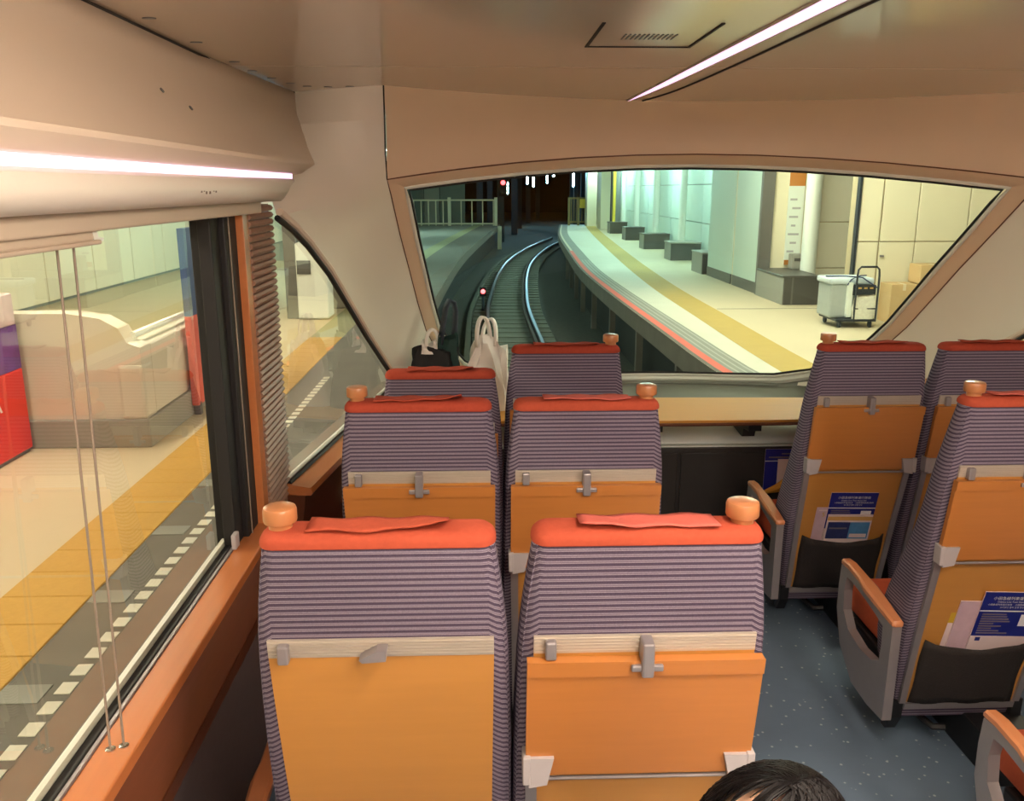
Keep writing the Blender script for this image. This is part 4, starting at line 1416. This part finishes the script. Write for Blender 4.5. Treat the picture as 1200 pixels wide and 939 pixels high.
# ---- platform lamps: long tubes hung over both platforms
lamp_specs = []
for k, y in enumerate((4, 8.5, 12.2, 15.6)):
    lamp_specs.append(((4.25, 4.6, 4.7, 4.0)[k], y, 'tube_warm', 'lamps over the near right platform', 'long warm tube lamp hanging over the near right platform'))
for k, y in enumerate((24, 30, 36, 42, 48)):
    lamp_specs.append((4.9 + k * 0.35, y, 'tube_green', 'lamps over the far right platform', 'long greenish tube lamp hanging over the far right platform'))
for k, y in enumerate((-2, 2.5, 7, 12)):
    lamp_specs.append((-3.4, y, 'tube_left', 'lamps over the near left platform', 'long warm tube lamp hanging over the left platform'))
for k, y in enumerate((20, 30, 42)):
    lamp_specs.append((-3.4, y, 'tube_green', 'lamps over the far left platform', 'long greenish tube lamp hanging over the far left platform'))
house = box_mesh(-0.12, 0.12, -1.3, 1.3, 0.04, 0.12, 0.01, 1)
bulb = tube_mesh([(0, -1.22, 0.0), (0, 1.22, 0.0)], 0.04, 10)
bulbs = {'tube_warm': bulb, 'tube_green': bulb.copy(), 'tube_left': bulb.copy()}
for x, y, m, g, lb in lamp_specs:
    t = empty('tube_lamp', (x, y, 3.30)); tag(t, lb, 'lamp', g)
    link('housing', house, 'lamp_housing', t)
    link('tube', bulbs[m], m, t, True)
    for s in (-0.9, 0.9):
        box('hanger', -0.01, 0.01, s - 0.01, s + 0.01, 0.12, 0.30, 'lamp_housing', t)

# ---- platform ends: railing on the left, gate on the right
fr = empty('platform_railing', (0, 50.5, PZ)); tag(fr, 'cream railing with vertical bars at the end of the left platform', 'railing')
fx0, fx1 = -5.2, 0.78
for z in (0.12, 1.45):
    tube('rail_bar', [(fx0, 0, z), (fx1, 0, z)], 0.05, 'railing_cream', fr, 6)
barm = box_mesh(-0.03, 0.03, -0.03, 0.03, 0, 1.45)
k = 0
x = fx0
while x <= fx1:
    big = x > -1.9
    o = link('railing_bar', barm, 'railing_cream', fr)
    o.location.x = x
    x += 0.42 if not big else 0.62
for x in (-1.9, 0.78):
    box('end_post', x - 0.09, x + 0.09, -0.09, 0.09, 0, 1.6, 'railing_cream', fr)
mk = empty('edge_marker', (0.98, 50.0, PZ - 0.3)); tag(mk, 'pale marker post at the corner of the left platform end', 'post')
box('post', -0.12, 0.12, -0.12, 0.12, -1.1, 0.3, 'railing_cream', mk, 0.02)
# end wall behind the railing with upright panels
WE = empty('wall_station_end'); structure(WE, 'grey panelled wall behind the far left railing', 'wall')
for i, (x, w, m) in enumerate(((-8, 2.1, 'railing_back'), (-5.85, 0.35, 'tunnel_post'), (-5.45, 1.9, 'railing_back'), (-3.5, 0.9, 'wall_joint'), (-2.55, 1.5, 'railing_back'))):
    box('wall_panel', x, x + w, 53.0, 53.3, PZ, 4.3, m, WE)
bn = empty('hanging_banner', (-5.3, 44.0, PZ)); tag(bn, 'white and red notice board at the far left of the windscreen view', 'sign')
box('board', -0.5, 0.5, -0.05, 0.05, 1.5, 3.3, 'pilaster_white', bn)
box('lower_board', -0.5, 0.5, -0.05, 0.05, 0.2, 1.5, 'line_red', bn)
for s in (-0.4, 0.4):
    box('leg', s - 0.04, s + 0.04, -0.04, 0.04, 0, 0.22, 'tunnel_post', bn)

gt = empty('platform_gate', (5.05, 50.8, PZ)); tag(gt, 'brown gate with a yellow sign at the end of the right platform', 'gate')
for x in (0, 0.55, 1.5):
    box('gate_post', x - 0.06, x + 0.06, -0.06, 0.06, 0, 1.6, 'gate_brown', gt)
for z in (0.15, 1.5):
    box('gate_rail', 0, 1.5, -0.03, 0.03, z, z + 0.10, 'gate_brown', gt)
for k in range(9):
    box('gate_bar', 0.12 + k * 0.155, 0.16 + k * 0.155, -0.02, 0.02, 0.2, 1.5, 'gate_brown', gt)
box('sign', 0.62, 1.12, -0.09, -0.06, 1.0, 1.5, 'sign_yellow', gt)

# ---- tunnel beyond
TN = empty('wall_tunnel'); structure(TN, 'dark tunnel columns beyond the platform ends', 'wall')
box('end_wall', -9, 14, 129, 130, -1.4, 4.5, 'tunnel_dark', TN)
box('side_wall', 13.8, 14, 52, 130, -1.4, 4.5, 'tunnel_dark', TN)
box('side_wall', -9, -8.8, 52, 130, -1.4, 4.5, 'tunnel_dark', TN)
for (x, y) in ((1.0, 58), (2.2, 66), (3.0, 76), (4.4, 88), (-0.4, 62), (0.4, 72), (7.3, 60), (7.9, 70), (8.6, 82), (6.0, 98), (-2.2, 60), (9.4, 94), (3.8, 104)):
    box('tunnel_column', x, x + 0.45, y, y + 0.5, -1.4, 4.3, 'tunnel_post', TN)
TUNNEL_LABELS = ['%s small bluish lamp from the left in the dark tunnel' % w for w in ('first', 'third', 'sixth', 'eighth rightmost', 'fourth', 'fifth', 'second', 'seventh')]
for i, (px, y, z, h) in enumerate(((1.9, 60, 2.7, 0.7), (3.6, 70, 2.4, 0.9), (5.2, 64, 2.9, 0.5), (7.4, 62, 2.6, 1.3), (4.9, 84, 2.2, 0.9), (6.8, 92, 2.6, 0.8), (2.3, 80, 1.6, 1.0), (8.1, 78, 2.2, 1.2))):
    t = empty('tunnel_lamp', (px, y, z)); tag(t, TUNNEL_LABELS[i], 'lamp', 'lamps in the tunnel')
    link('tube', lathe_mesh([(0.05, 0), (0.06, 0.05), (0.06, h - 0.05), (0.05, h)], 8), 'tunnel_lamp', t, True)
    box('bracket', -0.10, 0.10, 0.05, 0.12, 0.0, h, 'tunnel_post', t)
ts = empty('tunnel_signal', (1.35, 57.0, -1.36)); tag(ts, 'tunnel signal on a tall mast with a red light at the top', 'signal')
box('mast', -0.06, 0.06, -0.06, 0.06, 0, 4.2, 'tunnel_post', ts)
box('head', -0.28, 0.28, -0.20, -0.06, 2.9, 4.2, 'tunnel_dark', ts, 0.04)
for z in (3.25, 3.78):
    o = link('lens', lathe_mesh([(0.15, 0), (0.13, 0.04), (0.06, 0.07)], 14), 'signal_red' if z > 3.5 else 'seam_dark', ts, True)
    o.rotation_euler.x = math.pi / 2
    o.location = (0, -0.20, z)

# ---- left platform furniture
pw = empty('stair_parapet', (-2.80, 6.95, PZ)); tag(pw, 'low pale stairwell wall with grey plinth on the left platform', 'wall')
profile = [(-1.9, 0.24), (-1.9, 1.12), (-0.55, 1.12), (-0.30, 1.08), (-0.16, 1.0), (-0.10, 0.88), (0, 0.84), (0, 0.24)]
link('wall_front_slab', extrude_poly_mesh(profile, 'y', 0.0, 0.22), 'concrete_wall', pw)
box('side_slab', -0.22, 0.0, 0.22, 3.6, 0.24, 0.84, 'concrete_wall', pw, 0.01, 1)
box('plinth', -1.92, 0.03, -0.03, 3.62, 0.0, 0.24, 'plinth_grey', pw, 0.008, 1)
tube('hand_rail', [(-0.11, 0.15, 0.92), (-0.11, 3.5, 0.92)], 0.03, 'white_trim', pw)
box('corner_pier', -0.20, 0.015, -0.02, 0.20, 0.24, 0.70, 'concrete_wall', pw, 0.03, 2)

kb = empty('advertising_stand', (-3.72, 6.08, PZ)); tag(kb, 'red and purple advertising stand seen at the left edge of the window', 'sign')
box('body', -0.50, 0.0, -0.80, 0.80, 0.03, 0.70, 'banner_red', kb, 0.015)
box('picture_panel', -0.495, -0.003, -0.795, 0.795, 0.70, 1.05, 'banner_purple', kb)
box('top_panel', -0.495, -0.003, -0.795, 0.795, 1.05, 1.30, 'banner_pale', kb, 0.01)
box('base', -0.48, -0.02, -0.78, 0.78, 0.0, 0.03, 'edge_grey', kb)
o = link('lettering', text_mesh('A', 0.19, 'CENTER', 0.003), 'ink_white', kb)
o.rotation_euler = (math.pi / 2, 0, math.pi / 2)
o.location = (0.004, 0.36, 0.42)
for k in range(5):
    box('text_line', 0.0, 0.003, -0.30, 0.18, 0.30 + k * 0.055, 0.325 + k * 0.055, 'ink_white', kb)
kc = empty('information_board', (-2.735, 8.35, PZ)); tag(kc, 'blue and red notice board glimpsed at the right edge of the side window', 'sign')
box('board_upper', -0.03, 0.03, -0.4, 0.4, 0.95, 1.75, 'banner_blue', kc)
box('board_lower', -0.03, 0.03, -0.4, 0.4, 0.1, 0.95, 'line_red', kc)
for s in (-0.33, 0.33):
    box('leg', -0.03, 0.03, s - 0.03, s + 0.03, 0, 0.12, 'edge_grey', kc)
lc = empty('platform_column', (-3.15, 14.3, PZ)); tag(lc, 'dark slim column with a white box behind the quarter window', 'column')
box('shaft', -0.10, 0.10, -0.10, 0.10, 0, 3.65, 'edge_grey', lc, 0.01, 1)
box('white_box', 0.12, 0.62, -0.25, 0.25, 0.02, 1.25, 'pilaster_white', lc, 0.02, 1)
for z in (0.75, 1.5):
    box('sign_plate', 0.14, 0.36, -0.27, -0.25, z, z + 0.22, 'bench_dark', lc)
lb2 = empty('platform_planter', (-2.2, 15.4, PZ)); tag(lb2, 'low grey stone block on the platform behind the quarter window', 'block')
box('block', -1.2, 0.0, 0, 1.6, 0, 0.6, 'plinth_grey', lb2, 0.03, 2)
box('cap', -1.23, 0.03, -0.03, 1.63, 0.6, 0.66, 'concrete_wall', lb2, 0.01, 1)


# ================================================================== THE PERSON
def evaluated(o):
    bpy.context.view_layer.update()
    dg = bpy.context.evaluated_depsgraph_get()
    me = bpy.data.meshes.new_from_object(o.evaluated_get(dg))
    bpy.data.objects.remove(o)
    return me


def skin_mesh(points, edges, root, sub=1):
    """points: list of ((x,y,z), rx, ry)"""
    me = bpy.data.meshes.new('skeleton')
    me.from_pydata([p[0] for p in points], edges, [])
    o = bpy.data.objects.new('skeleton', me)
    COL.objects.link(o)
    o.modifiers.new('skin', 'SKIN')
    for i, p in enumerate(points):
        sv = me.skin_vertices[0].data[i]
        sv.radius = (p[1], p[2])
        sv.use_root = (i == root)
    m = o.modifiers.new('sub', 'SUBSURF')
    m.levels = sub
    m.render_levels = sub
    return evaluated(o)


def person():
    # local: faces -y, feet at z=0; about 1.37 m tall without the hair
    pts = [((0, 0.0, 0.72), .095, .075), ((0, 0.0, 0.86), .090, .065), ((0, 0.0, 1.00), .105, .068), ((0, 0.005, 1.07), .085, .055), ((0, 0.0, 1.12), .040, .040), ((0, -0.008, 1.19), .040, .042)]
    edges = [(0, 1), (1, 2), (2, 3), (3, 4), (4, 5)]
    for s_ in (-1, 1):
        b = len(pts)
        pts += [((s_ * .135, 0.0, 1.055), .042, .042), ((s_ * .165, 0.01, 0.87), .032, .032), ((s_ * .170, -0.035, 0.70), .024, .024), ((s_ * .170, -0.055, 0.645), .026, .018), ((s_ * .170, -0.065, 0.605), .028, .014)]
        edges += [(3, b), (b, b + 1), (b + 1, b + 2), (b + 2, b + 3), (b + 3, b + 4)]
        # fingers
        for j, (dx, L) in enumerate(((-.022, .040), (-.008, .050), (.007, .047), (.021, .036))):
            c = len(pts)
            pts += [((s_ * .170 + dx, -0.070, 0.590), .0085, .0085), ((s_ * .170 + dx * 1.1, -0.080, 0.590 - L * .6), .0078, .0078), ((s_ * .170 + dx * 1.1, -0.076, 0.590 - L * 1.2), .0068, .0068)]
            edges += [(b + 4, c), (c, c + 1), (c + 1, c + 2)]
        c = len(pts)
        pts += [((s_ * (.170 - .026), -0.075, 0.635), .0095, .0095), ((s_ * (.170 - .034), -0.088, 0.605), .0085, .0085), ((s_ * (.170 - .030), -0.094, 0.578), .0075, .0075)]
        edges += [(b + 3, c), (c, c + 1), (c + 1, c + 2)]
        d = len(pts)
        pts += [((s_ * .070, 0.0, 0.66), .072, .072), ((s_ * .078, -0.008, 0.38), .050, .050), ((s_ * .080, 0.008, 0.09), .034, .034), ((s_ * .084, -0.07, 0.035), .032, .026), ((s_ * .086, -0.13, 0.028), .028, .018)]
        edges += [(0, d), (d, d + 1), (d + 1, d + 2), (d + 2, d + 3), (d + 3, d + 4)]
    body = skin_mesh(pts, edges, 0, 1)
    bm = bmesh.new()
    bm.from_mesh(body)
    # head: shaped sphere
    hc = Vector((0, -0.012, 1.275))
    geo = bmesh.ops.create_uvsphere(bm, u_segments=40, v_segments=28, radius=1.0)
    for v in geo['verts']:
        x, y, z = v.co
        w = 0.078 * (1 - 0.26 * max(0, -z) ** 1.3)
        d = 0.092 * (1 - 0.10 * max(0, -z))
        h = 0.102
        px, py, pz = x * w, y * d, z * h
        if y < 0:
            g = math.exp(-((x / 0.16) ** 2 + ((z + 0.18) / 0.20) ** 2))
            py -= 0.020 * g                                        # nose
            for ex in (-0.42, 0.42):
                py += 0.009 * math.exp(-(((x - ex) / 0.17) ** 2 + ((z - 0.02) / 0.12) ** 2))   # eye sockets
            py -= 0.006 * math.exp(-((x / 0.28) ** 2 + ((z + 0.56) / 0.07) ** 2))              # lips
            py -= 0.008 * math.exp(-((x / 0.30) ** 2 + ((z + 0.88) / 0.14) ** 2))              # chin
        v.co = hc + Vector((px, py, pz))
    HT = Matrix.Translation((0, 0.01, 1.19)) @ Matrix.Rotation(math.radians(-38), 4, 'X') @ Matrix.Translation((0, -0.01, -1.19))
    for v in geo['verts']:
        v.co = HT @ v.co
    for s_ in (-1, 1):
        geo = bmesh.ops.create_uvsphere(bm, u_segments=12, v_segments=10, radius=1.0)
        for v in geo['verts']:
            v.co = HT @ (hc + Vector((s_ * 0.077 + v.co.x * 0.010, 0.008 + v.co.y * 0.016, -0.012 + v.co.z * 0.028)))
    me = bpy.data.meshes.new('person')
    bm.to_mesh(me)
    bm.free()
    o = link('person', me, 'skin', None, True)
    rm = o.modifiers.new('remesh', 'REMESH')
    rm.mode = 'VOXEL'
    rm.voxel_size = 0.005
    rm.use_smooth_shade = True
    sm = o.modifiers.new('smooth', 'SMOOTH')
    sm.factor = 0.4
    sm.iterations = 3
    tag(o, 'dark-haired person with a fringe at the bottom edge, behind the nearest tray seat', 'person')
    # eyes, brows, mouth
    for s_ in (-1, 1):
        e = link('eye', lathe_mesh([(0.001, -.010), (0.006, -.008), (0.0095, -.003), (0.0095, .003), (0.006, .008), (0.001, .010)], 14), 'eye_white', o, True)
        e.location = hc + Vector((s_ * 0.032, -0.076, 0.002))
        q = link('iris', lathe_mesh([(0.005, 0), (0.0045, 0.0015), (0.002, 0.002)], 12), 'hair', e)
        q.rotation_euler.x = math.pi / 2
        q.location = (0, -0.0085, 0)
        link('eyebrow', tube_mesh([hc + Vector((s_ * a, b, c)) for a, b, c in ((0.015, -0.089, 0.024), (0.032, -0.086, 0.029), (0.048, -0.074, 0.024))], [0.002, 0.003, 0.0015], 6), 'hair', o, True)
    link('mouth', tube_mesh([hc + Vector(p) for p in ((-0.020, -0.078, -0.056), (-0.008, -0.086, -0.054), (0, -0.087, -0.056), (0.008, -0.086, -0.054), (0.020, -0.078, -0.056))], [0.002, 0.004, 0.004, 0.004, 0.002], 6), 'lips', o, True)
    # hair cap: shell over skull, open at the face
    vs, fs = [], []
    NU, NV = 48, 22
    for i in range(NU):
        a = 2 * math.pi * i / NU
        face = max(0.0, -math.sin(a))                     # 1 straight ahead (towards -y)
        low = -0.75 + 1.62 * min(1, face * 1.40) ** 1.3   # lower rim: neck at the back, hairline in front
        for k in range(NV + 1):
            t = k / NV
            zz = math.sin(lerp(math.pi / 2, math.asin(max(-0.95, min(0.95, low))), t))
            rr = math.sqrt(max(0, 1 - zz * zz))
            wob = 1 + 0.010 * math.sin(a * 23) * t + 0.006 * math.sin(a * 41 + 1)
            vs.append(hc + Vector((math.cos(a) * rr * 0.089 * wob, math.sin(a) * rr * 0.103 * wob + 0.004, zz * 0.116)))
    for i in range(NU):
        j = (i + 1) % NU
        for k in range(NV):
            fs.append((i * (NV + 1) + k, i * (NV + 1) + k + 1, j * (NV + 1) + k + 1, j * (NV + 1) + k))
    hr = link('hair', fix(mesh('hair', vs, fs)), 'hair', o, True)
    solidify(hr, 0.008, -1)
    # long strands: fringe and sides, one joined mesh of fine locks
    r = random.Random(3)
    bm = bmesh.new()
    for k in range(650):
        a = r.uniform(0, 2 * math.pi)
        face = max(0.0, -math.sin(a))
        if face > 0.6:
            if r.random() < 0.66:
                continue
            end = r.uniform(0.15, 0.6)
        elif face > 0.25:
            end = r.uniform(-0.7, -0.1)
        else:
            end = r.uniform(-0.95, -0.6)
        py0 = lerp(-0.60, 0.45, r.random())            # start on the parting line, front to crown
        d0 = Vector((0.16 + r.uniform(-.03, .03), py0, 0))
        d0.z = math.sqrt(max(0.05, 1 - d0.x ** 2 - d0.y ** 2))
        rr = math.sqrt(max(0.02, 1 - end * end))
        d1 = Vector((math.cos(a) * rr, math.sin(a) * rr, end))
        pts_ = []
        k_ = 1.022 + r.uniform(-.003, .008)
        for q in range(9):
            t = q / 8
            d = d0.lerp(d1, t)
            d.z += 0.25 * math.sin(math.pi * t)
            d = d.normalized()
            pts_.append(hc + Vector((d.x * 0.089 * k_, d.y * 0.103 * k_ + 0.004, d.z * 0.1165 * k_)))
        sm_ = tube_mesh(pts_, [0.0016, 0.0020, 0.0022, 0.0022, 0.0021, 0.0019, 0.0016, 0.0011, 0.0005], 5)
        bm.from_mesh(sm_)
        bpy.data.meshes.remove(sm_)
    me = bpy.data.meshes.new('locks')
    bm.to_mesh(me)
    bm.free()
    tag(link('hair_locks', me, 'hair', o, True), kind='stuff')
    for c_ in o.children:
        c_.matrix_local = HT @ c_.matrix_local
    # clothes
    P = [((0, 0.0, 0.66), .118, .098), ((0, 0.0, 0.80), .112, .090), ((0, 0.0, 0.96), .122, .088), ((0, 0.006, 1.06), .105, .070), ((0, 0.0, 1.105), .056, .054)]
    E_ = [(0, 1), (1, 2), (2, 3), (3, 4)]
    for s_ in (-1, 1):
        b = len(P)
        P += [((s_ * .138, 0.0, 1.058), .054, .054), ((s_ * .166, 0.01, 0.87), .045, .045), ((s_ * .170, -0.032, 0.71), .036, .036)]
        E_ += [(3, b), (b, b + 1), (b + 1, b + 2)]
    link('sweater', skin_mesh(P, E_, 0, 2), 'shirt_grey', o, True)
    P = [((0, 0.0, 0.72), .108, .088)]
    E_ = []
    for s_ in (-1, 1):
        b = len(P)
        P += [((s_ * .070, 0.0, 0.64), .086, .084), ((s_ * .078, -0.006, 0.38), .066, .066), ((s_ * .080, 0.006, 0.09), .054, .054)]
        E_ += [(0, b), (b, b + 1), (b + 1, b + 2)]
    link('trousers', skin_mesh(P, E_, 0, 2), 'trousers_navy', o, True)
    for s_ in (-1, 1):
        rings = []
        for y, w, h in ((0.055, 0.022, 0.05), (0.045, 0.036, 0.075), (-0.01, 0.042, 0.085), (-0.07, 0.044, 0.065), (-0.13, 0.046, 0.052), (-0.165, 0.036, 0.042), (-0.178, 0.018, 0.028)):
            rings.append([(s_ * 0.084 + w * cx, y, h * cz) for cx, cz in ((-1, 0), (-1, .5), (-.6, 1), (.6, 1), (1, .5), (1, 0))])
        link('shoe', loft_mesh(rings), 'shoe_dark', o, True)
    return o


pr = person()
pr.scale = (1.02, 1.02, 1.02)
pr.location = (0.280, 0.790, -0.006)
for c_ in pr.children:
    if c_.name.startswith('shoe'):
        c_.location.z = 0.006
pr.rotation_euler.z = math.radians(-58)
